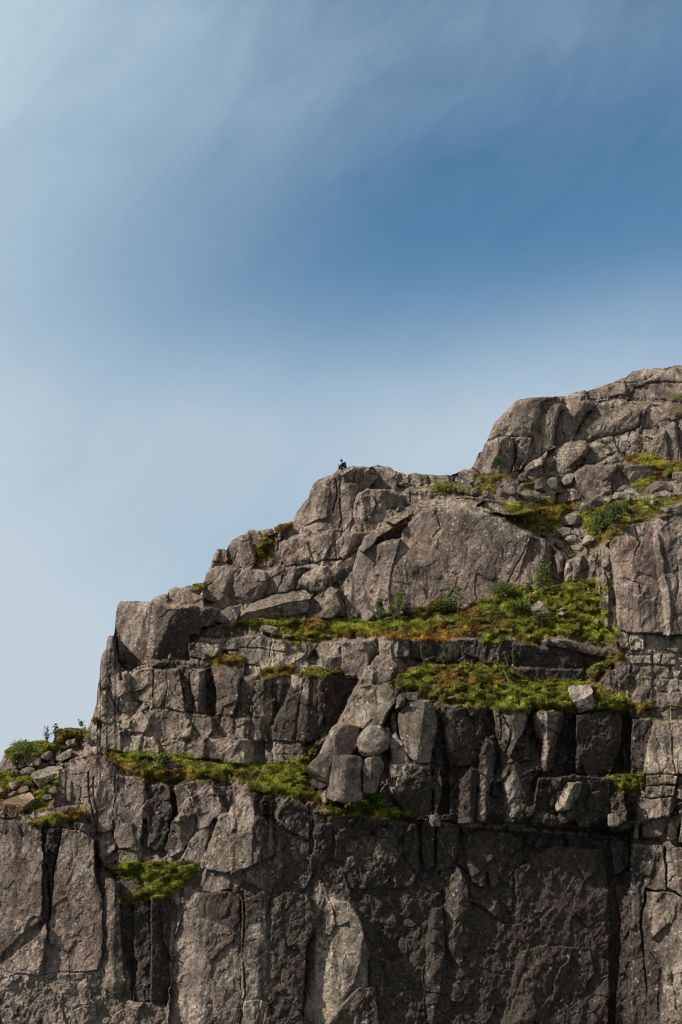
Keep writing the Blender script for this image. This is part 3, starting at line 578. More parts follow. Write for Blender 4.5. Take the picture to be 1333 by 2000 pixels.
    z('warm', .7, [(100,1640),(200,1760),(190,1895),(90,1895)], 20); z('warm', .6, [(0,1610),(84,1610),(80,1800),(0,1860)], 20)
    z('warm', .9, [(620,1340),(700,1330),(640,1440)], 8); z('warm', .8, [(905,1620),(1050,1625),(1000,1720),(910,1700)], 14)
    z('warm', .6, [(860,1380),(950,1382),(940,1500),(870,1500)], 8)
    z('warm', .5, [(1255,1400),(1470,1400),(1470,1650),(1240,1645)], 12)
zones()

# ------------------------------------------------------------------ moss and heath patches (outline, label)
MOSS = [
 ('broad green moss and heath along the left ledge under the blocky wall', [(205,1470),(260,1473),(330,1478),(395,1486),(440,1493),(500,1498),(560,1490),(590,1478),(612,1462),(604,1492),(597,1520),(600,1545),(640,1560),(625,1568),(570,1557),(520,1549),(485,1541),(498,1522),(450,1520),(380,1521),(310,1524),(270,1516),(225,1486)]),
 ('bright green moss pocket hanging in a notch of the lower left wall', [(218,1700),(250,1685),(300,1688),(340,1690),(386,1690),(372,1712),(350,1736),(320,1752),(290,1754),(238,1762),(268,1745),(296,1728),(306,1716),(270,1713),(235,1710)]),
 ('long rust and green heath carpet at the foot of the giant slab', [(436,1220),(480,1209),(560,1207),(620,1211),(700,1211),(735,1214),(790,1200),(845,1178),(870,1173),(900,1187),(930,1180),(965,1166),(990,1148),(1020,1150),(1070,1150),(1103,1142),(1135,1134),(1176,1136),(1180,1224),(1206,1228),(1208,1258),(1170,1256),(1130,1245),(1085,1242),(1052,1246),(1040,1258),(1000,1242),(975,1252),(950,1254),(930,1240),(870,1247),(800,1245),(745,1243),(720,1247),(690,1241),(650,1246),(600,1252),(560,1254),(540,1236),(500,1225),(470,1223)]),
 ('thick orange green heath draped over the top of the dark columns', [(765,1336),(790,1312),(830,1300),(880,1300),(940,1297),(985,1300),(1040,1338),(1110,1330),(1150,1335),(1180,1348),(1215,1358),(1236,1375),(1226,1389),(1150,1390),(1100,1387),(1060,1386),(1020,1391),(975,1386),(930,1377),(870,1371),(820,1361),(790,1346)]),
 ('olive moss tongue climbing the corner beside the right pillar footing', [(1142,1322),(1160,1300),(1190,1285),(1214,1274),(1217,1288),(1192,1300),(1168,1325),(1146,1334)]),
 ('thin yellow green moss strip under the central boulder heap', [(625,1573),(660,1565),(700,1568),(735,1566),(770,1582),(805,1592),(790,1599),(720,1594),(640,1589)]),
 ('dark green heath among small stones left of the rubble gully', [(985,1016),(1020,1001),(1065,990),(1110,982),(1130,990),(1104,1005),(1090,1025),(1070,1042),(1040,1032),(1010,1022)]),
 ('green scrubby heath on the slope above the right pillar', [(1136,1004),(1180,986),(1240,976),(1300,972),(1400,962),(1400,985),(1333,986),(1290,1004),(1240,1020),(1195,1044),(1165,1070),(1148,1042)]),
 ('olive moss bank beneath the upper right rock columns', [(1222,897),(1255,889),(1282,893),(1302,908),(1340,902),(1400,905),(1400,922),(1333,925),(1290,936),(1262,955),(1236,950),(1268,930),(1300,921),(1268,907),(1230,906)]),
 ('green moss with pebbles at the far left edge of the frame', [(-120,1585),(-40,1548),(-10,1512),(40,1505),(62,1515),(70,1530),(50,1542),(20,1550),(0,1560),(-60,1590)]),
 ('round dark green heath cap on the left shoulder rock', [(10,1470),(28,1454),(85,1446),(122,1452),(112,1464),(80,1478),(30,1480)]),
 ('green heath crown on the small knob beside the left cliff edge', [(107,1448),(110,1430),(122,1421),(172,1424),(171,1440),(132,1446),(116,1462)]),
 ('bright moss between the tilted slab and the orange boulder', [(60,1572),(76,1545),(96,1528),(112,1522),(113,1535),(100,1558),(88,1576),(74,1582)]),
 ('little green moss lens on the reddish ledge at centre left', [(513,1321),(535,1307),(577,1299),(578,1308),(552,1318),(520,1323)]),
 ('thin yellow moss strip on top of the twin grey pillars', [(578,1316),(600,1307),(640,1308),(669,1315),(650,1321),(600,1319)]),
 ('small dark moss cushion below the stepped stones', [(408,1290),(440,1280),(476,1290),(470,1298),(420,1296)]),
 ('moss tuft lining the skyline notch left of the peak', [(538,1033),(543,1026),(569,1021),(566,1033),(548,1037)]),
 ('moss cap on the skyline step above the square block', [(368,1148),(382,1142),(399,1140),(396,1151),(376,1154)]),
 ('green moss shelf hanging in the dark corner at right', [(1188,1520),(1208,1513),(1256,1517),(1256,1530),(1240,1546),(1222,1550),(1202,1532)]),
 ('moss clump on the lip right of the dark columns', [(1233,1388),(1250,1375),(1277,1371),(1272,1386),(1247,1398)]),
 ('patchy moss in the broken gully on the left skyline blocks', [(498,1085),(508,1062),(520,1048),(532,1045),(536,1060),(524,1075),(518,1095),(505,1100)]),
 ('grassy moss by the gully mouth below the hill', [(1000,1000),(975,985),(1010,982),(1050,984),(1075,975),(1082,985),(1062,992),(1022,999)]),
 ('sparse moss line on the crest right of the peak', [(835,950),(848,945),(880,944),(900,955),(930,955),(960,950),(965,960),(920,965),(880,960),(850,958)]),
 ('small yellow moss patches on the left lower terrace', [(60,1604),(95,1596),(122,1588),(165,1582),(168,1594),(120,1604),(100,1612),(70,1610)]),
]
for lab, pts in MOSS: zone('moss', 1.0, pts, 8)
def seeps():
    for i, (lab, pts) in enumerate(MOSS):
        s = win(pts, 4); q = sdf(pts, uu[s], vv[s]) > 0
        cols_ = np.where(q.any(0))[0]
        if len(cols_) < 10 or max(p[1] for p in pts) < 1300: continue
        low = q.shape[0] - 1 - np.argmax(q[::-1][:, cols_], 0) + s[0].start
        cu = cols_ + s[1].start; x = cu.astype(np.float32)
        n = fbm(x, x * 0 + 11 * i, 9, 901, 3, .6); ln = (70 + 150 * np.clip(fbm(x, x * 0 + 3 * i, 17, 911, 2) + .4, 0, 1.3)) * min(1, len(cols_) / 90)
        amt = np.clip(n * 2.6 + .45, 0, 1)
        n2 = np.clip(.75 + 1.6 * fbm(WU[:, cu], vv[:, cu], 10, 931, 3, .6, 1, 3.5), 0, 1)
        dv = vv[:, cu] - (low[None, :] + V0)
        Z['stain_shade'][:, cu] = np.maximum(Z['stain_shade'][:, cu], (dv > -2) * np.clip(1 - dv / ln[None, :], 0, 1) ** .6 * blur(amt[None, :].repeat(3, 0), 2)[:1] * n2 * .75)
seeps()
for pts in ([(920,925),(960,920),(1000,925),(1010,935),(960,945),(925,940)], [(1060,925),(1090,925),(1060,955),(1030,960),(1020,945)], [(1290,765),(1470,770),(1470,785),(1333,785)],
            [(1290,798),(1400,796),(1400,806),(1310,806)]): zone('moss', .75, pts, 8)

# ------------------------------------------------------------------ natural fracture over everything
def fracture():
    global D
    un = (1 - blur(assigned, 2)) * np.clip(1 - (vv - 1660) / 60, .22, 1)
    moss = blur(Z['moss'], 3); keep = 1 - 0.85 * moss
    wx = uu + 14 * fbm(uu, vv, 60, 41, 3); wy = vv + 14 * fbm(uu, vv, 60, 43, 3)
    o, t, e = voro(wx, wy, 30, 34, 51)                       # loose blocks where nothing was drawn
    o2, t2, e2 = voro(wx, wy, 13, 14, 57)
    D += un * keep * (5 * o + .4 * t + 5 * np.clip(1 - e / 2.0, 0, 1) + 1.6 * o2 + .35 * t2 + 2.0 * np.clip(1 - e2 / 1.3, 0, 1))
    r = blur(rough, 3) * keep * np.interp(vv, [1600, 1680], [1, .62]).astype(np.float32)
    o, t, e = voro(wx, wy, 46, 85, 61)
    D += r * (1.6 * o + .20 * t + 3 * np.clip(1 - e / 1.3, 0, 1) * np.clip(fbm(uu, vv, 60, 63, 2) * 2.4, 0, 1) * np.clip((vv - 880) / 60, .15, 1))
    wx = uu + 9 * fbm(uu, vv, 16, 71, 3) + .35 * vv; wy = vv + 9 * fbm(uu, vv, 16, 73, 3) - .2 * uu
    o, t, e = voro(wx, wy, 17, 34, 81)
    D += r * (.8 * o + .22 * t)
    # ragged spalling: terraces in a noise field give small broken steps
    n1 = fbm(uu + .35 * vv, vv, 40, 171, 4, .55, .8, 1.5) * 5; st_ = np.floor(n1 * 1.3); fr = n1 * 1.3 - st_
    D += r * 1.25 * (st_ + np.clip((fr - .82) / .18, 0, 1))
    n2 = fbm(uu - .3 * vv, vv, 15, 181, 4, .6, .8, 1.4) * 4; st2 = np.floor(n2); fr = n2 - st2
    D += (r * .62 + .05) * keep * (st2 + np.clip((fr - .7) / .3, 0, 1))
    D += keep * (2.2 * fbm(uu, vv, 70, 101, 3) + (.35 + .7 * r) * 1.0 * fbm(uu + .4 * vv, vv, 14, 111, 4, .6, 1, 1.5))
    D += keep * (.30 + .45 * r) * .75 * fbm(uu + .3 * vv, vv, 4.2, 131, 2, .7, 1, 1.3)
    # heath hummocks
    h = np.abs(fbm(uu, vv, 26, 121, 3, .55, 1.3, .8))
    Dmo = blur(D, 3)
    D = D * (1 - moss * .8) + Dmo * moss * .8 - moss * (2 + 15 * (1 - h * 1.9))
    # roll the crest over
    q = (vv - np.interp(uu, SX, SYv)).astype(np.float32)
    sk = win(SKY, 30); qd = polyline_dist(SKY, uu, vv)
    t = np.clip(1 - qd / 9, 0, 1); D = D + 11 * (1 - np.sqrt(1 - t * t)) * (q > -4)
fracture()
D = D.astype(np.float32)

def samp(A, u, v):
    x = np.clip(np.asarray(u, np.float64) - U0, 0, W_ - 1.001); y = np.clip(np.asarray(v, np.float64) - V0, 0, H_ - 1.001)
    xi = x.astype(int); yi = y.astype(int); fx = x - xi; fy = y - yi
    return (A[yi, xi] * (1 - fx) + A[yi, xi + 1] * fx) * (1 - fy) + (A[yi + 1, xi] * (1 - fx) + A[yi + 1, xi + 1] * fx) * fy

# ------------------------------------------------------------------ mesh helpers
def mesh_np(name, V, F, mats=(), smooth=True, loc=None):
    """V (n,3), F (m,k) -> object"""
    me = bpy.data.meshes.new(name); n = len(V); m, k = F.shape
    V = np.asarray(V, np.float32)
    if loc is not None: V = V - np.asarray(loc, np.float32)
    me.vertices.add(n); me.vertices.foreach_set('co', V.ravel())
    me.loops.add(m * k); me.loops.foreach_set('vertex_index', F.astype(np.int32).ravel())
    me.polygons.add(m); me.polygons.foreach_set('loop_start', (np.arange(m) * k).astype(np.int32))
    me.polygons.foreach_set('use_smooth', np.full(m, smooth))
    me.update(calc_edges=True)
    for mt in mats: me.materials.append(mt)
    o = bpy.data.objects.new(name, me); COL.objects.link(o)
    if loc is not None: o.location = loc
    return o
def tag(o, label=None, cat=None, group=None, kind=None):
    if label: o['label'] = label
    if cat: o['category'] = cat
    if group: o['group'] = group
    if kind: o['kind'] = kind
    return o
def empty(name, loc):
    o = bpy.data.objects.new(name, None); o.location = loc; o.empty_display_size = .2; COL.objects.link(o); return o

# ------------------------------------------------------------------ materials
def new_mat(name):
    m = bpy.data.materials.new(name); m.use_nodes = True; nt = m.node_tree; nt.nodes.clear()
    out = N(nt, 'ShaderNodeOutputMaterial'); b = N(nt, 'ShaderNodeBsdfPrincipled'); L(nt, b.outputs[0], out.inputs[0])
    b.inputs['Roughness'].default_value = 0.9
    return m, nt, b
def noise(nt, vec, scale, detail=4, rough=.55, dist=0.0):
    n = N(nt, 'ShaderNodeTexNoise', Scale=scale, Detail=float(detail), Roughness=rough, Distortion=dist); L(nt, vec, n.inputs[0]); return n.outputs[0]
def rock_mat(name, zoned, base=(.140, .112, .096), hi=(.318, .262, .222)):
    m, nt, b = new_mat(name)
    geo = N(nt, 'ShaderNodeNewGeometry'); pos = geo.outputs['Position']
    n_big = noise(nt, pos, .16, 4, .6); n_mid = noise(nt, pos, .9, 5, .62); n_fine = noise(nt, pos, 5.0, 5, .7); n_gr = noise(nt, pos, 16.0, 3, .7)
    st = N(nt, 'ShaderNodeMapping'); L(nt, pos, st.inputs[0]); st.inputs['Scale'].default_value = (1.1, 1.1, .16)
    n_str = noise(nt, st.outputs[0], .9, 5, .62, .4)
    if zoned:
        at = N(nt, 'ShaderNodeAttribute'); at.attribute_name = 'zones'
        sep = N(nt, 'ShaderNodeSeparateColor'); L(nt, at.outputs['Color'], sep.inputs[0])
        stain_shade, moss, pale, warm = sep.outputs[0], sep.outputs[1], sep.outputs[2], at.outputs['Alpha']
    f = math_(nt, 'ADD', math_(nt, 'MULTIPLY', n_mid, .55), math_(nt, 'MULTIPLY', n_big, .45))
    col = mixc(nt, rng(nt, f, .36, .66), base, hi)
    if zoned:
        col = mixc(nt, math_(nt, 'MULTIPLY', warm, .75), col, mixc(nt, rng(nt, n_mid, .35, .65), (.142, .100, .084), (.262, .196, .166)))
        col = mixc(nt, math_(nt, 'MULTIPLY', pale, rng(nt, n_mid, .30, .62, .25, .95)), col, (.36, .315, .245))
    # patchy weathering: browner and greyer areas, mottling, rusty seeps
    n_w = noise(nt, pos, .45, 7, .68, .3)
    col = mixc(nt, math_(nt, 'MULTIPLY', rng(nt, n_w, .50, .66), .6), col, (.105, .072, .052))
    col = mixc(nt, math_(nt, 'MULTIPLY', rng(nt, n_w, .46, .34), .4), col, (.195, .180, .165))
    col = mixc(nt, math_(nt, 'MULTIPLY', rng(nt, math_(nt, 'MULTIPLY', n_str, n_w), .30, .38), .4), col, (.15, .080, .045))
    n_mot = noise(nt, pos, 2.6, 8, .80)
    # broad darker and cleaner areas
    n_b2 = noise(nt, pos, .23, 5, .62, .5); bb = rng(nt, n_b2, .36, .62, .60, 1.38)
    cb = N(nt, 'ShaderNodeCombineXYZ'); [L(nt, bb, cb.inputs[i]) for i in range(3)]
    col = mixc(nt, 1.0, col, cb.outputs[0], 'MULTIPLY')
    mot = math_(nt, 'ADD', 1.0, math_(nt, 'MULTIPLY', math_(nt, 'SUBTRACT', n_mot, .5), rng(nt, noise(nt, pos, .31, 3), .38, .62, 1.2, 4.6)))
    cm = N(nt, 'ShaderNodeCombineXYZ'); [L(nt, mot, cm.inputs[i]) for i in range(3)]
    col = mixc(nt, 1.0, col, cm.outputs[0], 'MULTIPLY')
    # grain and speckle
    gr = rng(nt, math_(nt, 'ADD', math_(nt, 'MULTIPLY', n_fine, .6), math_(nt, 'MULTIPLY', n_gr, .4)), .36, .64, .38, 1.70, False)
    cc = N(nt, 'ShaderNodeCombineXYZ'); [L(nt, gr, cc.inputs[i]) for i in range(3)]
    col = mixc(nt, 1.0, col, cc.outputs[0], 'MULTIPLY')
    # black lichen crust, everywhere in blots, strong in the wet streaks and the painted recess shade
    blot = rng(nt, noise(nt, pos, 1.9, 6, .72), .56, .63)
    stn = rng(nt, n_str, .47, .62)
    crust = math_(nt, 'MULTIPLY', math_(nt, 'MULTIPLY', blot, rng(nt, n_big, .36, .58)), .80)
    crust = math_(nt, 'MAXIMUM', crust, math_(nt, 'MULTIPLY', math_(nt, 'MULTIPLY', stn, rng(nt, n_big, .40, .56)), .85))
    if zoned:
        g = math_(nt, 'ADD', math_(nt, 'MULTIPLY', n_str, .5), math_(nt, 'MULTIPLY', noise(nt, pos, 1.2, 6, .75), .5))
        th = math_(nt, 'SUBTRACT', math_(nt, 'ADD', stain_shade, g), .78)
        wet_shade = math_(nt, 'MULTIPLY', math_(nt, 'MULTIPLY', math_(nt, 'ADD', th, .12), 4.0, None, True), rng(nt, stain_shade, .1, .5, 0, .90))
        crust = math_(nt, 'MAXIMUM', crust, wet_shade)
    col = mixc(nt, crust, col, mixc(nt, rng(nt, n_mot, .38, .62), (.007, .006, .0055), (.068, .050, .040)))
    # pale crustose lichen spots
    v = N(nt, 'ShaderNodeTexVoronoi', Scale=1.7, Randomness=1.0); wv = N(nt, 'ShaderNodeVectorMath', operation='ADD'); L(nt, pos, wv.inputs[0])
    nv = N(nt, 'ShaderNodeTexNoise', Scale=4.0); L(nt, pos, nv.inputs[0]); sc = N(nt, 'ShaderNodeVectorMath', operation='SCALE'); L(nt, nv.outputs['Color'], sc.inputs[0]); sc.inputs['Scale'].default_value = .5
    L(nt, sc.outputs[0], wv.inputs[1]); L(nt, wv.outputs[0], v.inputs[0])
    spots = math_(nt, 'MULTIPLY', rng(nt, v.outputs['Distance'], .26, .12), rng(nt, noise(nt, pos, .35, 2), .46, .56))
    v2 = N(nt, 'ShaderNodeTexVoronoi', Scale=5.0, Randomness=1.0); L(nt, pos, v2.inputs[0])
    spots2 = math_(nt, 'MULTIPLY', rng(nt, v2.outputs['Distance'], .22, .12), rng(nt, noise(nt, pos, .8, 3), .50, .60))
    spots = math_(nt, 'MAXIMUM', math_(nt, 'MULTIPLY', spots, .85), math_(nt, 'MULTIPLY', spots2, .75))
    if zoned: spots = math_(nt, 'MULTIPLY', spots, rng(nt, stain_shade, .2, .8, 1, .35))
    col = mixc(nt, spots, col, (.50, .48, .44))
    # moss where the rock faces up
    sn = N(nt, 'ShaderNodeSeparateXYZ'); L(nt, geo.outputs['Normal'], sn.inputs[0])
    up = math_(nt, 'MULTIPLY', rng(nt, sn.outputs[2], .62, .85), rng(nt, noise(nt, pos, .7, 4), .50, .60))
    up = math_(nt, 'MULTIPLY', up, .65)
    if zoned:
        up = math_(nt, 'MAXIMUM', up, rng(nt, math_(nt, 'ADD', moss, math_(nt, 'MULTIPLY', math_(nt, 'SUBTRACT', n_mid, .5), 1.0)), .40, .62))
    mcol = mixc(nt, rng(nt, n_mid, .38, .6), (.080, .090, .016), (.13, .095, .024))
    col = mixc(nt, up, col, mcol)
    L(nt, col, b.inputs['Base Color'])
    ro = rng(nt, crust, 0, 1, .92, .62, False); L(nt, ro, b.inputs['Roughness']); b.inputs['Specular IOR Level'].default_value = .35
    # relief below mesh size
    h = math_(nt, 'ADD', math_(nt, 'MULTIPLY', n_mid, .30), math_(nt, 'MULTIPLY', n_fine, .17))
    h = math_(nt, 'ADD', h, math_(nt, 'MULTIPLY', n_gr, .035))
    bp = N(nt, 'ShaderNodeBump'); bp.inputs['Strength'].default_value = .9; bp.inputs['Distance'].default_value = 1.0
    L(nt, h, bp.inputs['Height']); L(nt, bp.outputs[0], b.inputs['Normal'])
    return m
M_CLIFF = rock_mat('cliff rock', True)
M_BOULD = rock_mat('boulder rock', False, (.135, .113, .094), (.255, .215, .178))
M_PALE = rock_mat('pale rock', False, (.175, .150, .124), (.325, .285, .238))
M_RUST = rock_mat('rust rock', False, (.20, .125, .085), (.31, .205, .145))
M_DARK = rock_mat('dark rock', False, (.07, .06, .055), (.15, .13, .115))

# ------------------------------------------------------------------ the cliff sheet, closed over the crest and down to the water
def build_cliff():
    us = np.arange(U0 + 1, U1 - 2, RES)
    rows = int(1250 / RES)
    top = np.interp(us, SX, SYv); bot = V1 - 2.0
    t = np.linspace(0, 1, rows)[:, None]
    VV = top[None, :] + (bot - top[None, :]) * t; UU = np.repeat(us[None, :], rows, 0)
    dd = samp(D, UU, VV)
    # tiny sub-pixel raggedness of the skyline
    X, Y, Zc = P(UU, VV, dd)
    Zc[0] += 0.12 * fbm(us, us * 0 + 3, 9, 5, 3); 
    chans = [samp(Z[k], UU, VV) for k in ('stain_shade', 'moss', 'pale', 'warm')]
    # plateau behind the crest
    back = [(1.2, -.25), (4, -.6), (12, -1.5), (35, -5), (90, -16), (160, -60)]
    bx, by, bz = [], [], []
    lo = np.minimum.accumulate(Zc[0][::-1])[::-1]
    for (dy, dz) in reversed(back):
        k = min(1, dy / 40.0); zz = Zc[0] * (1 - k) + lo * k
        bx.append(X[0] * (1 + dy / 160)); by.append(Y[0] + dy); bz.append(zz + dz)
    foot = [(0.0, .75), (-2, .5), (-5, .25), (-12, 0.02), (-14, -.05)]
    fx, fy, fz = [], [], []
    for (dy, k) in foot[1:]:
        fx.append(X[-1]); fy.append(Y[-1] + dy); fz.append(Zc[-1] * k)
    X = np.vstack(bx + [X] + fx); Y = np.vstack(by + [Y] + fy); Zc = np.vstack(bz + [Zc] + fz)
    nb, nf = len(bx), len(fx)
    ch = [np.vstack([np.repeat(c[:1], nb, 0), c, np.repeat(c[-1:], nf, 0)]) for c in chans]
    # the flanks carry on past the view on both sides and turn away
    rr = np.arange(X.shape[0], dtype=np.float32)
    def side(c, steps):
        xs, ys, zs = [], [], []
        for (dx, dy, kz) in steps:
            wob = 1.6 * fbm(rr, rr * 0 + dx, 60, 71, 4) * min(1, abs(dx) / 4)
            xs.append(X[:, c] + dx + wob * .3); ys.append(Y[:, c] + dy + wob); zs.append(np.maximum(Zc[:, c] * (1 + kz), -1))
        return [np.stack(a, 1) for a in (xs, ys, zs)]
    Rt = side(-1, [(1, .2, .002), (3, .4, .006), (6, 0, .012), (11, 1, .02), (20, 3, .03), (45, 14, .05), (110, 60, .05)])
    Lt = [a[:, ::-1] for a in side(0, [(-.7, .6, -.002), (-2, 2.5, -.01), (-4, 7, -.03), (-8, 16, -.07), (-16, 40, -.15), (-40, 110, -.5)])]
    X, Y, Zc = (np.hstack([l, m_, r_]) for l, m_, r_ in zip(Lt, (X, Y, Zc), Rt))
    ch = [np.hstack([np.repeat(c[:, :1], 6, 1), c, np.repeat(c[:, -1:], 7, 1)]) for c in ch]
    nr, nc = X.shape
    idx = np.arange(nr * nc).reshape(nr, nc)
    F = np.stack([idx[:-1, :-1], idx[1:, :-1], idx[1:, 1:], idx[:-1, 1:]], -1).reshape(-1, 4)
    o = mesh_np('cliff', np.stack([X, Y, Zc], -1).reshape(-1, 3), F, [M_CLIFF])
    a = o.data.attributes.new('zones', 'FLOAT_COLOR', 'POINT')
    a.data.foreach_set('color', np.stack(ch, -1).astype(np.float32).ravel())
    tag(o, 'weathered grey brown granite cliff rising in ledges to the right', kind='structure')
    return o
build_cliff()

def build_water():
    m, nt, b = new_mat('fjord water'); b.inputs['Base Color'].default_value = (.02, .05, .06, 1); b.inputs['Roughness'].default_value = .25
    geo = N(nt, 'ShaderNodeNewGeometry'); bp = N(nt, 'ShaderNodeBump'); bp.inputs['Distance'].default_value = .3
    L(nt, noise(nt, geo.outputs['Position'], .25, 5), bp.inputs['Height']); L(nt, bp.outputs[0], b.inputs['Normal'])
    n = 24; g = np.linspace(-1, 1, n); g = np.sign(g) * np.abs(g) ** 2 * 6000
    x, y = np.meshgrid(g, g); idx = np.arange(n * n).reshape(n, n)
    F = np.stack([idx[:-1, :-1], idx[:-1, 1:], idx[1:, 1:], idx[1:, :-1]], -1).reshape(-1, 4)
    o = mesh_np('water', np.stack([x, y, x * 0], -1).reshape(-1, 3), F, [m]); tag(o, 'dark fjord water below the cliff', kind='structure')
build_water()

# ------------------------------------------------------------------ boulders
def noise3(p, s, seed):
    return (vnoise(p[:, 0] / s + p[:, 1] / s * .31, p[:, 2] / s + p[:, 1] / s * .77, seed) + vnoise(p[:, 1] / s + 9, (p[:, 0] - p[:, 2]) / s * .7, seed + 3))
def boulder(pts, label, mat=None, th=None, planes=None, name='boulder', group=None, seed=None, out=0.0, cat='boulder', res=1.0, e=.42, cuts=9):
    pts = np.array(pts, float); seed = seed if seed is not None else int(abs(pts.sum()) * 7) % 9999
    rs = np.random.RandomState(seed)
    w = np.ptp(pts[:, 0]); h = np.ptp(pts[:, 1])
    # area centroid
    x, y = pts[:, 0], pts[:, 1]; x2, y2 = np.roll(x, -1), np.roll(y, -1); cr = x * y2 - x2 * y; A = cr.sum() / 2
    cu = ((x + x2) * cr).sum() / (6 * A); cv = ((y + y2) * cr).sum() / (6 * A)
    T = th if th is not None else .42 * min(w, h) + .12 * max(w, h)
    size = max(w, h); na = int(np.clip(size * 1.1, 22, 120) * res); nl = int(na * .6)
    ang = np.linspace(0, 2 * np.pi, na, endpoint=False)
    R = np.zeros(na)
    for i, a in enumerate(ang):
        dx, dy = math.cos(a), math.sin(a); best = 2.0
        for k in range(len(pts)):
            x1, y1 = pts[k][0] - cu, pts[k][1] - cv; xx2, yy2 = pts[(k + 1) % len(pts)][0] - cu, pts[(k + 1) % len(pts)][1] - cv
            ex, ey = xx2 - x1, yy2 - y1; den = dx * ey - dy * ex
            if abs(den) < 1e-9: continue
            t = (x1 * ey - y1 * ex) / den; s = (x1 * dy - y1 * dx) / den
            if t > 0 and -1e-6 <= s <= 1 + 1e-6: best = max(best, t)
        R[i] = best
    R = .12 * np.roll(R, 1) + .76 * R + .12 * np.roll(R, -1)
    ph = np.linspace(0, np.pi, nl + 1)[1:-1]
    s_ = np.sin(ph) ** e; c_ = np.sign(np.cos(ph)) * np.abs(np.cos(ph)) ** (e * 1.1)
    px = (s_[:, None] * (R * np.cos(ang))[None, :]).ravel(); pz = (s_[:, None] * (R * np.sin(ang))[None, :]).ravel()
    py = np.repeat(-c_ * T, na)
    p = np.stack([px, py, pz], -1); p = np.vstack([[[0, -T, 0]], p, [[0, T, 0]]])
    # planar breaks: directions in (right, away, down), distance as share of the extent
    sc = np.array([w / 2, T, h / 2])
    pl = list(planes or [])
    for k in range(cuts):
        n = rs.normal(size=3); n[1] = -abs(n[1]) * .9; pl.append((n[0], n[1], n[2], .60 + .24 * rs.rand()))
    for (a, b, c, hh) in pl:
        n = np.array([a, b, c], float); n /= np.linalg.norm(n)
        q = p / sc; d = q @ n - hh * (1.0 if True else 1)
        m = d > 0; q[m] -= d[m, None] * n; p = q * sc
    q = p + rs.rand(3) * 50
    sm = min(w, h)
    nn = np.stack([noise3(q, sm * .45, seed + k * 17) * sm * .05 + noise3(q, sm * .16, seed + 50 + k * 17) * sm * .032 + noise3(q, sm * .07, seed + 90 + k * 17) * sm * .014 for k in range(3)], -1)
    p = p + nn
    base = float(np.median(samp(D, pts[:, 0], pts[:, 1])))
    ctr = float(samp(D, cu, cv)); d0 = min(base, ctr) - out + T * .25
    X, Y, Zc = P(cu + p[:, 0], cv + p[:, 2], d0 + p[:, 1])
    V = np.stack([X, Y, Zc], -1)
    F = []
    nr = nl - 1
    g = 1 + np.arange(nr * na).reshape(nr, na); g2 = np.roll(g, -1, 1)
    quads = np.stack([g[:-1], g[1:], g2[1:], g2[:-1]], -1).reshape(-1, 4)
    last = len(V) - 1
    t1 = np.stack([np.zeros(na, int), g[0], g2[0]], -1); t2 = np.stack([np.full(na, last), g2[-1], g[-1]], -1)
    me = bpy.data.meshes.new(name)
    loc = (float(V[:, 0].mean()), float(V[:, 1].mean()), float(V[:, 2].min()))
    Vl = V - np.array(loc)
    me.from_pydata(Vl.tolist(), [], quads.tolist() + t1.tolist() + t2.tolist()); me.update()
    me.polygons.foreach_set('use_smooth', np.full(len(me.polygons), True))
    try: me.set_sharp_from_angle(angle=math.radians(24))
    except Exception: pass
    me.materials.append(mat or M_BOULD)
    o = bpy.data.objects.new(name, me); o.location = loc; COL.objects.link(o)
    tag(o, label, cat, group)
    return o
TOPF = (-.25, -.45, -.85, .62)      # broad bright face looking up and left
FRONT = (.25, -.95, .25, .66)       # duller front
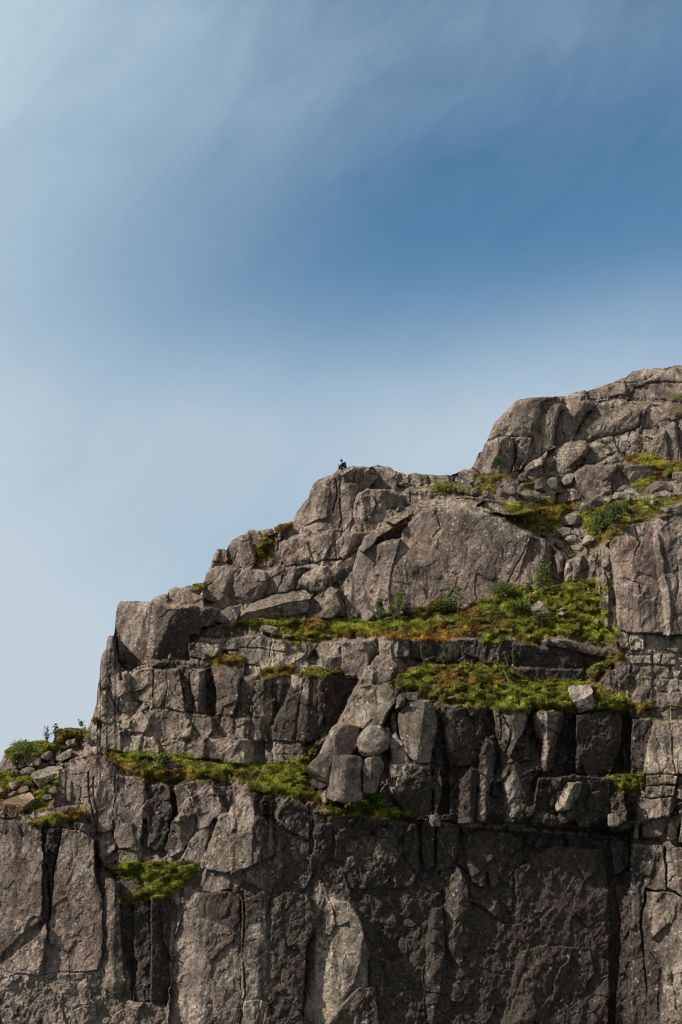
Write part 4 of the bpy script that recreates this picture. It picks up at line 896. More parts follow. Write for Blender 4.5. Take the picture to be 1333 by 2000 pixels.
def boulders():
    b = boulder
    b([(464,1217),(475,1195),(500,1176),(555,1156),(600,1150),(606,1170),(601,1197),(560,1206),(520,1209),(490,1214)], 'large wedge boulder with a bright tilted top face below the blocky skyline', th=34, planes=[(-.3,-.55,-.8,.42),(.35,-.9,.5,.5)], out=8, e=.4, cuts=0)
    b([(411,1226),(425,1200),(445,1185),(476,1180),(470,1196),(461,1218),(440,1224)], 'rounded boulder leaning between the square block and the wedge boulder', out=6)
    b([(655,1137),(658,1112),(675,1094),(700,1082),(697,1105),(684,1130),(667,1137)], 'small rounded boulder tucked against the left side slab', out=4)
    b([(615,1190),(625,1155),(660,1132),(682,1128),(672,1160),(675,1202),(650,1206),(620,1200)], 'angular boulder standing right of the wedge boulder', planes=[(-.5,-.6,-.6,.5)], out=6)
    b([(620,1203),(638,1180),(658,1178),(669,1202),(645,1208)], 'low dark stone at the foot of the angular boulder', mat=M_BOULD, out=14)
    b([(597,1546),(593,1510),(625,1470),(655,1416),(670,1411),(704,1425),(704,1455),(682,1480),(648,1520),(628,1563)], 'tall dark leaning boulder at the left of the central heap', th=30, planes=[(-.8,-.5,-.2,.9),(.5,-.8,.1,.85)], out=14, e=.42, cuts=1)
    b([(696,1450),(704,1430),(724,1414),(745,1418),(761,1440),(758,1462),(740,1476),(712,1479),(700,1470)], 'round pale grey boulder wedged in the middle of the central heap', th=24, out=32, e=.6, cuts=0)
    b([(777,1395),(790,1380),(815,1364),(840,1367),(851,1385),(853,1412),(846,1450),(838,1491),(815,1491),(797,1470),(780,1430)], 'big egg shaped boulder wedged beside the dark chimney', th=30, planes=[(-.35,-.9,-.1,.62),(.7,-.7,.1,.62)], out=26, e=.5, cuts=0)
    b([(639,1560),(642,1530),(650,1481),(670,1475),(707,1478),(704,1520),(708,1563),(670,1570)], 'layered square block at the bottom of the central heap', th=22, planes=[(-.8,-.6,-.1,.80),(.75,-.65,0,.66)], out=40, e=.32, cuts=0)
    b([(714,1480),(745,1477),(752,1500),(732,1550),(709,1550),(706,1500)], 'wedge shaped block right of the layered square block', th=18, planes=[(.8,-.6,.1,.45)], out=34, e=.34, cuts=0)
    b([(734,1424),(738,1416),(746,1419),(748,1427),(740,1428)], 'tiny pale stone resting on the round boulder', mat=M_PALE, out=34)
    b([(749,1428),(752,1420),(762,1422),(762,1433),(753,1434)], 'tiny grey stone jammed right of the round boulder', out=30)
    b([(772,1386),(775,1363),(786,1353),(797,1360),(791,1382)], 'pale upright stone above the orange rock face', mat=M_PALE, out=34)
    b([(790,1374),(798,1353),(824,1351),(813,1370)], 'flat grey stone lying on top of the egg boulder', out=40)
    b([(761,1402),(772,1388),(779,1420),(771,1436),(764,1420)], 'orange tinted split rock behind the egg boulder', mat=M_RUST, out=26, cat='rock')
    b([(745,1440),(752,1426),(768,1430),(770,1445),(758,1450)], 'brownish wedge stone under the orange rock', mat=M_RUST, out=22)
    b([(630,1568),(627,1550),(636,1540),(646,1552),(645,1570)], 'small pale stone at the lower left corner of the central heap', mat=M_PALE, out=22)
    b([(1107,1343),(1115,1338),(1151,1337),(1153,1352),(1163,1381),(1131,1394),(1124,1375),(1114,1357)], 'pale angular block tipped on the moss above the dark columns', mat=M_PALE, th=20, planes=[(-.3,-.65,-.7,.35),(.2,-.9,.45,.6)], out=14, e=.36, cuts=0)
    b([(1084,1574),(1105,1530),(1136,1528),(1132,1550),(1112,1582),(1088,1585)], 'pale rectangular block lodged in the dark face at right', mat=M_PALE, th=22, planes=[(-.6,-.6,-.4,.62),(.7,-.7,.2,.7)], out=16, e=.34, cuts=0)
    b([(1186,1590),(1204,1588),(1216,1604),(1206,1616),(1188,1614)], 'small square block lodged above the deep right corner', th=12, out=12, e=.34, cuts=0)
    b([(837,1614),(841,1594),(853,1587),(863,1598),(860,1614)], 'lone knobbly stone on the lip of the lowest wall', mat=M_PALE, out=12)
    # meadow stones
    b([(1028,1192),(1055,1172),(1066,1177),(1078,1192),(1062,1203),(1040,1198)], 'sharp grey rock poking from the green meadow', planes=[(-.5,-.6,-.6,.45)], out=12)
    b([(1054,1202),(1066,1190),(1078,1194),(1076,1204)], 'flat stone in front of the sharp meadow rock', out=14)
    b([(1089,1194),(1098,1186),(1108,1188),(1104,1195)], 'small upper stone in the middle of the meadow', mat=M_PALE, out=8)
    b([(1082,1202),(1095,1195),(1112,1193),(1106,1203)], 'low slab stone in the middle of the meadow', mat=M_PALE, out=10)
    b([(1156,1219),(1164,1207),(1172,1214),(1170,1221)], 'small stone in the meadow near the right pillar foot', out=8)
    b([(1167,1160),(1172,1142),(1179,1148),(1178,1162)], 'white upright stone against the pillar at the meadow edge', mat=M_PALE, out=10)
    b([(850,1208),(855,1200),(865,1202),(866,1210),(856,1212)], 'small brown stone on the heath left of the meadow', out=10)
    b([(702,1217),(706,1195),(715,1189),(731,1200),(733,1216)], 'pale rounded stone at the foot of the left side slab', mat=M_PALE, out=14)
    b([(687,1208),(692,1196),(705,1193),(706,1210)], 'small dark stone left of the pale stone under the slab', mat=M_DARK, out=12)
    b([(504,1234),(512,1222),(535,1221),(547,1229),(541,1238)], 'flat pale stone on the heath above the left band', mat=M_PALE, out=14)
    b([(524,1244),(530,1232),(549,1231),(552,1244)], 'reddish stone on the rim below the flat pale stone', mat=M_RUST, out=14)
    b([(550,1246),(553,1238),(572,1238),(574,1248)], 'thin pale stone on the rim at centre left', mat=M_PALE, out=14)
    b([(440,1224),(444,1214),(454,1213),(459,1222),(452,1227)], 'small grey stone above the stepped blocks', out=12)
    # left terraces
    b([(54,1524),(64,1510),(108,1496),(123,1496),(121,1511),(96,1526),(70,1547),(57,1542)], 'long pale slab tilted on the left slope', mat=M_PALE, th=14, planes=[(-.2,-.55,-.8,.35),(.3,-.9,.3,.5)], out=16, e=.4, cuts=3)
    b([(7,1578),(12,1562),(45,1548),(60,1546),(73,1570),(50,1582),(15,1592)], 'orange topped boulder near the left frame edge', mat=M_RUST, th=20, planes=[(-.2,-.45,-.85,.4)], out=16, cuts=3)
    b([(79,1482),(84,1470),(95,1465),(106,1472),(101,1484),(86,1486)], 'grey rounded stone under the heath cap', out=10)
    b([(104,1484),(134,1462),(143,1462),(139,1478),(116,1489)], 'narrow leaning stone right of the grey rounded stone', planes=[(-.5,-.6,-.6,.5)], out=10)
    b([(127,1458),(131,1446),(150,1442),(153,1455),(139,1462)], 'stone under the heath knob by the cliff edge', out=10)
    b([(20,1514),(23,1505),(34,1502),(38,1515),(31,1519)], 'small pale stone with a white birch stem beside it', mat=M_PALE, out=10)
    b([(36,1514),(45,1500),(62,1496),(72,1505),(63,1513),(42,1517)], 'pale broken stone on the left slope', mat=M_PALE, out=10)
    b([(29,1552),(40,1539),(54,1534),(57,1545),(41,1554)], 'grey stone just above the orange topped boulder', out=12)
    b([(9,1556),(30,1544),(38,1549),(15,1560)], 'thin flat stone left of the grey stone', out=12)
    b([(93,1548),(97,1540),(110,1534),(113,1549),(101,1554)], 'pale stone right of the bright moss on the left slope', mat=M_PALE, out=10)
    b([(14,1542),(19,1528),(35,1526),(38,1536),(22,1545)], 'mossy grey stone left of the pale slab', out=10)
    b([(-4,1550),(-2,1538),(8,1540),(11,1552),(2,1556)], 'grey stone cut by the left frame edge', out=10)
    b([(82,1560),(86,1550),(102,1552),(100,1564),(88,1566)], 'small dark stone in the moss below the pale slab', out=8)
    b([(304,1494),(312,1485),(335,1483),(354,1492),(346,1502),(320,1507)], 'smooth grey boulder sitting in the left ledge moss', mat=M_BOULD, planes=[(-.1,-.4,-.9,.5)], out=18)
    b([(327,1288),(330,1278),(336,1277),(338,1288)], 'tiny white upright stone on the rim below the square block', mat=M_PALE, out=14, e=.45)
    b([(287,1296),(291,1288),(312,1288),(316,1299),(294,1301)], 'flat grey stone on the rim below the square block', out=14)
    b([(312,1296),(318,1288),(330,1286),(336,1292),(326,1297)], 'thin stone between the flat stone and the white stone', out=12)
    b([(266,1300),(270,1292),(284,1294),(286,1302)], 'small pale stone at the left end of the rim', mat=M_PALE, out=14)
    # rubble between slab and hill
    lab = 'boulders in the rubble below the hill'
    R = [([(1009,944),(1014,926),(1030,924),(1034,940),(1018,946)], 'grey upright boulder under the hill flank', None),
         ([(1034,958),(1045,940),(1065,931),(1069,960),(1052,966)], 'pinkish broken boulder left of the blocky pair', M_PALE),
         ([(1068,934),(1085,929),(1093,945),(1089,962),(1069,964)], 'tall pale boulder of the blocky pair', M_PALE),
         ([(1093,950),(1096,934),(1108,926),(1124,925),(1123,945),(1105,952)], 'square pale boulder leaning on the big mossy boulder', M_PALE),
         ([(998,978),(1010,962),(1030,956),(1056,962),(1064,976),(1040,982),(1010,982)], 'broad low boulder with a sunlit top near the slab', None),
         ([(1124,1002),(1130,985),(1150,975),(1172,975),(1180,986),(1162,997),(1142,1004)], 'rounded mossy boulder at the top of the gully', None),
         ([(1083,1034),(1100,1010),(1125,998),(1135,1012),(1131,1031),(1110,1026)], 'large pointed boulder in the middle of the gully', None),
         ([(1079,1054),(1085,1036),(1100,1029),(1119,1032),(1116,1047),(1096,1057)], 'pinkish round boulder under the pointed gully boulder', None),
         ([(1194,974),(1200,962),(1236,955),(1240,966),(1226,977),(1200,979)], 'pale flat boulder left of the green shrubs', M_PALE),
         ([(1254,974),(1261,951),(1280,940),(1305,940),(1322,948),(1316,957),(1290,961),(1276,973)], 'large pale boulder near the right frame edge', M_PALE),
         ([(1267,976),(1280,962),(1322,952),(1324,964),(1302,977),(1280,981)], 'long pale boulder in front of the large pale one', M_PALE),
         ([(1307,944),(1311,925),(1330,919),(1350,925),(1350,942),(1325,947)], 'knobbly boulder cut by the right frame edge', None),
         ([(1204,960),(1210,950),(1225,946),(1237,950),(1234,961)], 'rounded stone behind the pale flat boulder', None),
         ([(1287,1008),(1292,991),(1315,985),(1350,978),(1350,1002),(1312,1012)], 'flat topped boulder on the brow of the right pillar', None),
         ([(1136,1064),(1142,1046),(1160,1041),(1163,1056),(1152,1066)], 'pale tilted stone on the right side of the gully', M_PALE),
         ([(1100,1058),(1105,1046),(1125,1045),(1129,1056),(1116,1065)], 'dark flat stone low in the gully', None),
         ([(1078,1068),(1085,1055),(1102,1055),(1102,1070),(1086,1077)], 'grey stone beside the corner of the giant slab', None),
         ([(1056,1048),(1060,1036),(1075,1040),(1080,1051),(1066,1057)], 'dark stone sunk in the heath by the slab edge', M_DARK),
         ([(1048,1033),(1052,1026),(1063,1026),(1066,1033),(1056,1036)], 'white stone in the heath left of the gully', M_PALE),
         ([(1062,1060),(1068,1050),(1082,1052),(1086,1064),(1072,1068)], 'long grey stone leaning on the slab corner', None),
         ([(1108,1090),(1112,1082),(1122,1082),(1123,1090)], 'yellowish small stone above the little columns', M_PALE),
         ([(1084,1122),(1084,1084),(1095,1074),(1106,1086),(1101,1116),(1090,1124)], 'tall smooth stone wedged in the dark slot right of the slab', None),
         ([(1252,992),(1258,986),(1272,987),(1272,996),(1258,998)], 'pale stone low among the right hand heath', M_PALE),
         ([(1268,984),(1272,976),(1290,978),(1288,988),(1274,990)], 'grey stone below the long pale boulder', None),
         ([(1172,958),(1180,950),(1194,954),(1192,964),(1178,966)], 'small stone below the big mossy boulder', None),
         ([(738,954),(744,945),(758,944),(763,952),(756,958),(743,958)], 'smooth grey boulder on the crest right of the peak', None),
         ([(764,958),(766,949),(775,948),(778,957),(770,960)], 'small pale stone next to the smooth crest boulder', M_PALE),
         ([(776,950),(778,942),(790,940),(794,949),(784,952)], 'small stone in the crest rubble beyond the smooth boulder', None),
         ([(772,996),(778,989),(790,989),(792,997),(780,1000)], 'pale stone on the shelf above the side slab', M_PALE),
         ([(915,966),(918,956),(930,953),(938,960),(935,970),(922,971)], 'rounded grey boulder on the crest saddle', None),
         ([(940,968),(944,958),(955,960),(958,970),(948,974)], 'pale stone beside the rounded saddle boulder', M_PALE),
         ([(966,972),(970,958),(982,950),(990,962),(984,976)], 'upright grey boulder at the foot of the hill', None),
         ([(985,972),(990,955),(1003,948),(1010,960),(1004,974)], 'broad grey boulder right of the upright one', None),
         ([(888,962),(892,955),(905,955),(908,963),(898,967)], 'dark stone on the saddle left of the rounded boulder', M_DARK)]
    for pts, l, m in R: b(pts, l, m, group=lab, out=7, res=.8)
boulders()

# small scree stones that nothing tells apart, one group per place
def scree():
    rs = random.Random(4)
    areas = [([(1000,985),(1080,975),(1140,990),(1160,1070),(1110,1085),(1085,1050),(1040,1040),(990,1012)], 24, 'small angular scree stone in the gully right of the giant slab', 'scree stones in the gully'),
             ([(1180,955),(1240,950),(1340,935),(1345,985),(1240,1000),(1150,1010)], 18, 'small pale scree stone among the heath near the right edge', 'scree stones on the right slope'),
             ([(770,940),(890,945),(1000,935),(1010,975),(880,972),(850,975),(780,960)], 18, 'small grey scree stone on the crest saddle', 'scree stones on the crest saddle'),
             ([(0,1500),(60,1495),(110,1500),(120,1560),(60,1590),(0,1600)], 14, 'small grey stone scattered on the left slope', 'stones on the left slope'),
             ([(240,1512),(320,1524),(380,1522),(450,1520),(500,1524),(480,1535),(300,1535)], 9, 'small stone along the lip of the left moss ledge', 'stones on the left ledge lip')]
    for poly, n, lab, grp in areas:
        k = 0; xs = [p[0] for p in poly]; ys = [p[1] for p in poly]
        while k < n:
            u = rs.uniform(min(xs), max(xs)); v = rs.uniform(min(ys), max(ys))
            if sdf(poly, np.array([u], np.float32), np.array([v], np.float32))[0] < 0: continue
            r = rs.uniform(2.2, 5.2); a0 = rs.uniform(0, 6.28)
            pts = [(u + r * rs.uniform(.75, 1.3) * math.cos(a0 + t), v + r * rs.uniform(.5, .85) * math.sin(a0 + t)) for t in [i * 6.283 / 6 for i in range(6)]]
            mt, tone = rs.choice([(M_BOULD, 'brownish grey'), (M_BOULD, 'brownish grey'), (M_PALE, 'pale'), (M_DARK, 'dark')])
            boulder(pts, ('tiny ' if r < 3.2 else 'fist like small ' if r < 4.2 else 'slightly bigger small ').replace('fist like ', '') + tone + ' ' + lab.replace('small ', '').replace('pale ', '').replace('grey ', ''), mt, name='stone', cat='stone', group=grp, seed=k * 13 + 5, out=r * .25, cuts=11, res=.9, e=.36)
            k += 1
scree()

# ------------------------------------------------------------------ vegetation
def leaf_mat(name, attr=True):
    m, nt, b = new_mat(name)
    at = N(nt, 'ShaderNodeAttribute'); at.attribute_name = 'tint'
    L(nt, at.outputs['Color'], b.inputs['Base Color']); b.inputs['Roughness'].default_value = .75; b.inputs['Specular IOR Level'].default_value = .2
    tr = N(nt, 'ShaderNodeBsdfTranslucent'); L(nt, at.outputs['Color'], tr.inputs[0])
    mx = N(nt, 'ShaderNodeMixShader'); mx.inputs[0].default_value = .35
    out = [n for n in nt.nodes if n.type == 'OUTPUT_MATERIAL'][0]
    L(nt, b.outputs[0], mx.inputs[1]); L(nt, tr.outputs[0], mx.inputs[2]); L(nt, mx.outputs[0], out.inputs[0])
    return m
M_LEAF = leaf_mat('heath leaves')
def wood_mat(name, c):
    m, nt, b = new_mat(name); g = N(nt, 'ShaderNodeNewGeometry')
    L(nt, mixc(nt, noise(nt, g.outputs['Position'], 14, 3), tuple(x * .5 for x in c), c), b.inputs['Base Color']); return m
M_BARK = wood_mat('grey birch bark', (.36, .33, .29)); M_TWIG = wood_mat('dark twig bark', (.09, .07, .055))
GREEN = np.array([[.135, .155, .022], [.094, .112, .018], [.175, .182, .028]]); OLIVE = np.array([[.105, .098, .024], [.076, .074, .020], [.14, .124, .026]])
RUST = np.array([[.16, .075, .022], [.095, .048, .02], [.20, .12, .025]]); YEL = np.array([[.26, .21, .028], [.20, .18, .03], [.30, .22, .03]])

def leaves(C, size, tint, rs, up=.5, asp=2.2):
    """one folded leaf (2 triangles) per centre"""
    n = len(C)
    a = rs.normal(size=(n, 3)); a[:, 2] = np.abs(a[:, 2]) * (.4 + up) + up; a /= np.linalg.norm(a, axis=1)[:, None]
    b = rs.normal(size=(n, 3)); b -= (b * a).sum(1)[:, None] * a; b /= np.linalg.norm(b, axis=1)[:, None]
    s = (size * (.6 + .8 * rs.rand(n)))[:, None]
    tip = C + a * s; mid = C + a * s * .45
    V = np.stack([C, mid + b * s / asp / 1.4, tip, mid - b * s / asp / 1.4], 1).reshape(-1, 3)
    F = np.arange(4 * n).reshape(n, 4)
    return V, F, np.repeat(tint, 4, 0)
def leaf_object(name, V, F, T, parent=None):
    loc = None if parent is not None else tuple(float(x) for x in (V[:, 0].mean(), V[:, 1].mean(), V[:, 2].min()))
    o = mesh_np(name, V, F, [M_LEAF], smooth=False, loc=loc)
    a = o.data.attributes.new('tint', 'FLOAT_COLOR', 'POINT')
    a.data.foreach_set('color', np.hstack([T, np.ones((len(T), 1))]).astype(np.float32).ravel())
    return o
def moss_patch(i, label, pts):
    rs = np.random.RandomState(100 + i)
    xs = [p[0] for p in pts]; ys = [p[1] for p in pts]
    area = abs(sum(pts[k][0] * pts[(k + 1) % len(pts)][1] - pts[(k + 1) % len(pts)][0] * pts[k][1] for k in range(len(pts)))) / 2
    box = (max(xs) - min(xs) + 8) * (max(ys) - min(ys) + 8)
    n = int(box * 3.8)
    u = rs.uniform(min(xs) - 4, max(xs) + 4, n).astype(np.float32); v = rs.uniform(min(ys) - 4, max(ys) + 4, n).astype(np.float32)
    q = sdf(pts, u + 4 * fbm(u, v, 14, 7, 2), v + 4 * fbm(u, v, 14, 9, 2))
    clump = fbm(u, v, 20, 201 + i, 3, .6, 1.4, .8)
    ok = (q + 6 * clump + 9 * rs.rand(len(q)) ** 4 > 0) & (v > np.interp(u, SX, SYv) - 1)
    holes = fbm(u, v, 16, 401 + i, 3) > .42
    ok &= ~holes
    u, v, q, clump = u[ok], v[ok], q[ok], clump[ok]
    d = samp(D, u, v)
    X, Y, Zc = P(u, v, d)
    # height: cushions swell, edges droop
    hgt = np.clip(q / 8, 0, 1) * (.10 + .30 * np.clip(clump + .3, 0, 1)) * rs.rand(len(u))
    C = np.stack([X, Y - .05 - hgt * .6, Zc + hgt], -1)
    k1 = fbm(u, v, 34, 301, 3, .5, 1.5, .8); k2 = fbm(u, v, 18, 311, 3, .55, 1.2, .9)
    # the hanging lower rim is browner: measured towards the patch's downhill side
    low = sdf(pts, u, v + 7) < 0
    w = 1.6 * k1 + .7 * (rs.rand(len(u)) - .5) + np.where(low, -.42, .10) + PATCH_GREEN.get(i, 0)
    for (gu, gv, su_, sv_, amt) in ((1120, 1165, 70, 38, .85), (900, 1345, 60, 22, .55), (590, 1515, 60, 30, .5), (1150, 1368, 70, 16, .6), (985, 1165, 50, 22, .5), (1110, 1225, 70, 14, .5)):
        w = w + amt * np.exp(-((u - gu) / su_) ** 2 - ((v - gv) / sv_) ** 2)
    j = rs.randint(0, 3, len(u))
    T = OLIVE[j].copy()
    g = w > .22; T[g] = GREEN[j[g]]
    r = w < -.66; T[r] = RUST[j[r]]
    y = (k2 > .44); T[y] = np.where(rs.rand(y.sum(), 1) < .6, YEL[j[y]], T[y])
    dk = fbm(u, v, 9, 351, 2, .6, 1.3, .8); T = T * ((1.2 + 1.2 * rs.rand(len(u))) * np.clip(1.1 + 1.2 * dk, .45, 1.8))[:, None]  # clumpy darkening of the tint imitates hummock shading
    V, F, TT = leaves(C, .135, T, rs, .35)
    o = leaf_object('moss_patch', V, F, TT)
    tag(o, label, 'moss', 'moss and heath patches on the ledges', 'stuff')
PATCH_GREEN = {0: .35, 1: .5, 2: .12, 3: .0, 5: .1, 6: -.05, 7: .15, 10: .1, 11: .15, 12: .4, 13: .4, 18: .5, 9: .2}
for i, (lab, pts) in enumerate(MOSS): moss_patch(i, lab, pts)

def tube(path, radii, k=6):
    V, F = [], []
    for i, (p, r) in enumerate(zip(path, radii)):
        t = (path[min(i + 1, len(path) - 1)] - path[max(i - 1, 0)]).normalized()
        a = t.orthogonal().normalized(); b = t.cross(a)
        for j in range(k): V.append(p + (a * math.cos(2 * math.pi * j / k) + b * math.sin(2 * math.pi * j / k)) * r)
    for i in range(len(path) - 1):
        for j in range(k): F.append((i * k + j, i * k + (j + 1) % k, (i + 1) * k + (j + 1) % k, (i + 1) * k + j))
    return V, F
def shrub(name, cat, u, v, h, w, label, seed, stems=3, nleaf=260, leaf=.13, cols=GREEN, bark=None, lean=0.0, out=3, dens=1.0, group='shrubs and saplings on the ledges'):
    """rooted at pixel (u,v); h,w in metres"""
    rs = np.random.RandomState(seed); d = float(samp(D, u, v)) - out
    x, y, z = [float(a) for a in P(u, v, d)]
    root = empty(name, (x, y, z - .1)); tag(root, label, cat, group)
    Vs, Fs, tips = [], [], []
    def add(path, radii):
        V, F = tube(path, radii, 5); o = len(Vs); Vs.extend(V); Fs.extend([tuple(i + o for i in f) for f in F])
    for s in range(stems):
        ang = rs.uniform(0, 6.28); sp = w * .35 * rs.rand() if stems > 1 else 0
        tip = Vector((lean * h + math.cos(ang) * sp, math.sin(ang) * sp * .7, h * (.75 + .3 * rs.rand())))
        path = [Vector((0, 0, -.25))]; m = 6
        for i in range(1, m + 1):
            t = i / m; path.append(tip * t + Vector((rs.normal() * .04 * h, rs.normal() * .04 * h, 0)) * math.sin(3.1 * t))
        r0 = .018 * h + .012; add(path, [r0 * (1 - .8 * i / m) for i in range(m + 1)])
        for bnum in range(5):
            t = .3 + .65 * rs.rand(); i = int(t * m); p0 = path[i]; a2 = rs.uniform(0, 6.28); ln = w * (.28 + .3 * rs.rand()) * (1.15 - t * .6)
            dirv = Vector((math.cos(a2), math.sin(a2), .5 + .6 * rs.rand())).normalized()
            pts_ = [p0, p0 + dirv * ln * .5 + Vector((0, 0, .02)), p0 + dirv * ln]; add(pts_, [r0 * .4, r0 * .28, r0 * .12])
            tips += [(pts_[1], ln * .5), (pts_[2], ln * .6)]
        tips.append((path[-1], w * .2)); tips.append((path[-2], w * .2))
    me = bpy.data.meshes.new('stem'); me.from_pydata([tuple(q) for q in Vs], [], Fs); me.update(); me.materials.append(bark or M_BARK)
    me.polygons.foreach_set('use_smooth', [True] * len(me.polygons))
    o = bpy.data.objects.new('stem', me); COL.objects.link(o); o.parent = root
    if nleaf:
        n = int(nleaf * 2.0 * dens); idx = rs.randint(0, len(tips), n)
        C = np.array([tuple(tips[i][0]) for i in idx]) + rs.normal(size=(n, 3)) * np.array([max(tips[i][1], .08) for i in idx])[:, None] * .42
        j = rs.randint(0, 3, n); T = np.asarray(cols)[j] * (.95 + .8 * rs.rand(n))[:, None]
        V, F, TT = leaves(C, leaf * 1.35, T, rs, .1, 1.5)
        lo = leaf_object('foliage', V, F, TT, parent=root); lo.parent = root
LG = np.array([[.105, .145, .030], [.075, .105, .025], [.14, .18, .04]]); DG = np.array([[.045, .085, .02], [.03, .06, .015], [.07, .11, .02]])
ORG = np.array([[.30, .12, .03], [.22, .08, .03], [.35, .18, .05]]); GG = np.array([[.075, .10, .035], [.055, .08, .03], [.10, .13, .04]])
SHR = [
 ('shrub', 'shrub', 742, 1216, 2.4, 1.0, 'thin upright birch shrub before the giant slab', 1, 4, 300, .12, GG),
 ('shrub', 'shrub', 768, 1212, 3.0, 2.0, 'wider birch shrub leaning right before the giant slab', 2, 5, 430, .13, LG),
 ('sapling', 'sapling', 893, 1192, 3.0, 1.0, 'slender sapling with few yellow green leaves on the slab', 4, 2, 110, .14, LG),
 ('sapling', 'sapling', 1034, 1186, 2.9, 1.2, 'pale stemmed birch sapling at the meadow edge', 5, 2, 220, .13, LG),
 ('shrub', 'shrub', 1062, 1160, 2.9, 2.0, 'leafy birch shrub in front of the slab corner', 6, 4, 420, .13, LG),
 ('sapling', 'sapling', 866, 1308, 2.6, 1.0, 'thin sapling before the dark rock band', 7, 1, 120, .12, LG),
 ('sapling', 'sapling', 996, 1338, 3.0, 1.1, 'bent pale birch sapling rooted in the orange heath', 8, 1, 150, .13, LG),
 ('shrub', 'shrub', 742, 1585, 1.6, 1.9, 'bright green shrub at the foot of the central boulder heap', 9, 5, 460, .15, LG),
 ('shrub', 'shrub', 92, 1452, 1.9, 1.4, 'bare twiggy bush on the left skyline', 10, 6, 60, .07, DG),
 ('sapling', 'sapling', 109, 1440, 1.4, .8, 'small leafy twig left of the heath knob', 11, 2, 90, .10, DG),
 ('sapling', 'sapling', 166, 1430, 1.3, .9, 'lone leafy twig leaning out on the left skyline', 12, 1, 60, .10, DG),
 ('shrub', 'shrub', 30, 1505, 2.0, 1.2, 'shrub with a white stem on the left shoulder', 13, 2, 200, .13, LG),
 ('shrub', 'shrub', 50, 1478, 1.0, 3.0, 'bright low willow under the heath cap', 14, 6, 420, .13, LG),
 ('sapling', 'sapling', 1236, 1022, 3.6, 1.4, 'young birch standing on the brow above the right pillar', 15, 1, 260, .12, GG),
 ('shrub', 'shrub', 1172, 1042, 2.6, 2.4, 'round willow bush at the left of the right slope', 16, 6, 700, .14, LG),
 ('shrub', 'shrub', 1205, 1034, 2.5, 2.4, 'willow bush in the middle of the right slope', 17, 6, 700, .14, GG),
 ('shrub', 'shrub', 972, 925, 1.9, 1.2, 'small green bush beside the hill flank', 19, 3, 150, .13, DG),
 ('shrub', 'shrub', 1026, 1020, 1.2, 1.8, 'rust orange bush on the left of the gully', 20, 6, 360, .12, ORG),
 ('shrub', 'shrub', 320, 1500, 1.2, 1.8, 'bright leafy bush in the left ledge moss', 21, 6, 360, .14, LG),
 ('shrub', 'shrub', 985, 1172, 1.6, 2.6, 'dense juniper mound on the left of the meadow', 22, 7, 620, .13, LG),
 ('shrub', 'shrub', 1015, 1200, 1.2, 2.2, 'dark leafy bush low in the meadow', 23, 6, 460, .14, LG),
 ('shrub', 'shrub', 1060, 1222, 1.1, 2.2, 'pale green bush in front of the meadow stones', 24, 6, 420, .13, GG),
 ('shrub', 'shrub', 870, 1196, 1.0, 2.4, 'olive heather mound left of the meadow', 25, 6, 420, .13, GG),
 ('shrub', 'shrub', 612, 1478, 1.2, 1.0, 'green shrub in the crack left of the leaning boulder', 28, 4, 240, .13, LG),
]
for s in SHR: shrub(*s[:11], cols=s[11], bark=(M_TWIG if s[7] in (10, 22, 25) else None), lean={2: .3, 8: -.15, 12: .5 * -1, 4: .1}.get(s[7], 0))

#PERSON
def skin_mesh(name, verts, edges, radii, parent, mat, sub=2):
    me = bpy.data.meshes.new(name); me.from_pydata(verts, edges, []); me.update()
    o = bpy.data.objects.new(name, me); COL.objects.link(o)
    m = o.modifiers.new('skin', 'SKIN'); m.use_smooth_shade = True
    for i, r in enumerate(radii):
        sv = me.skin_vertices[0].data[i]; sv.radius = (r, r) if not isinstance(r, tuple) else r
    me.skin_vertices[0].data[0].use_root = True
    s = o.modifiers.new('sub', 'SUBSURF'); s.levels = sub; s.render_levels = sub
    o.data.materials.append(mat)
    if parent: o.parent = parent
    return o
def cloth(name, c, rough=.85):
    m, nt, b = new_mat(name); g = N(nt, 'ShaderNodeNewGeometry')
    L(nt, mixc(nt, noise(nt, g.outputs['Position'], 30, 3), tuple(x * .7 for x in c), c), b.inputs['Base Color']); b.inputs['Roughness'].default_value = rough; return m
def ellipsoid(name, c, r, parent, mat, seg=20, f=None):
    V, F = [], []
    n, k = seg // 2, seg
    for i in range(n + 1):
        a = math.pi * i / n
        for j in range(k):
            t = 2 * math.pi * j / k; p = Vector((math.sin(a) * math.cos(t), math.sin(a) * math.sin(t), math.cos(a)))
            if f: p = f(p)
            V.append((c[0] + p.x * r[0], c[1] + p.y * r[1], c[2] + p.z * r[2]))
    for i in range(n):
        for j in range(k): F.append((i * k + j, (i + 1) * k + j, (i + 1) * k + (j + 1) % k, i * k + (j + 1) % k))
    me = bpy.data.meshes.new(name); me.from_pydata(V, [], F); me.update(); me.polygons.foreach_set('use_smooth', [True] * len(F)); me.materials.append(mat)
    o = bpy.data.objects.new(name, me); COL.objects.link(o); o.parent = parent; return o
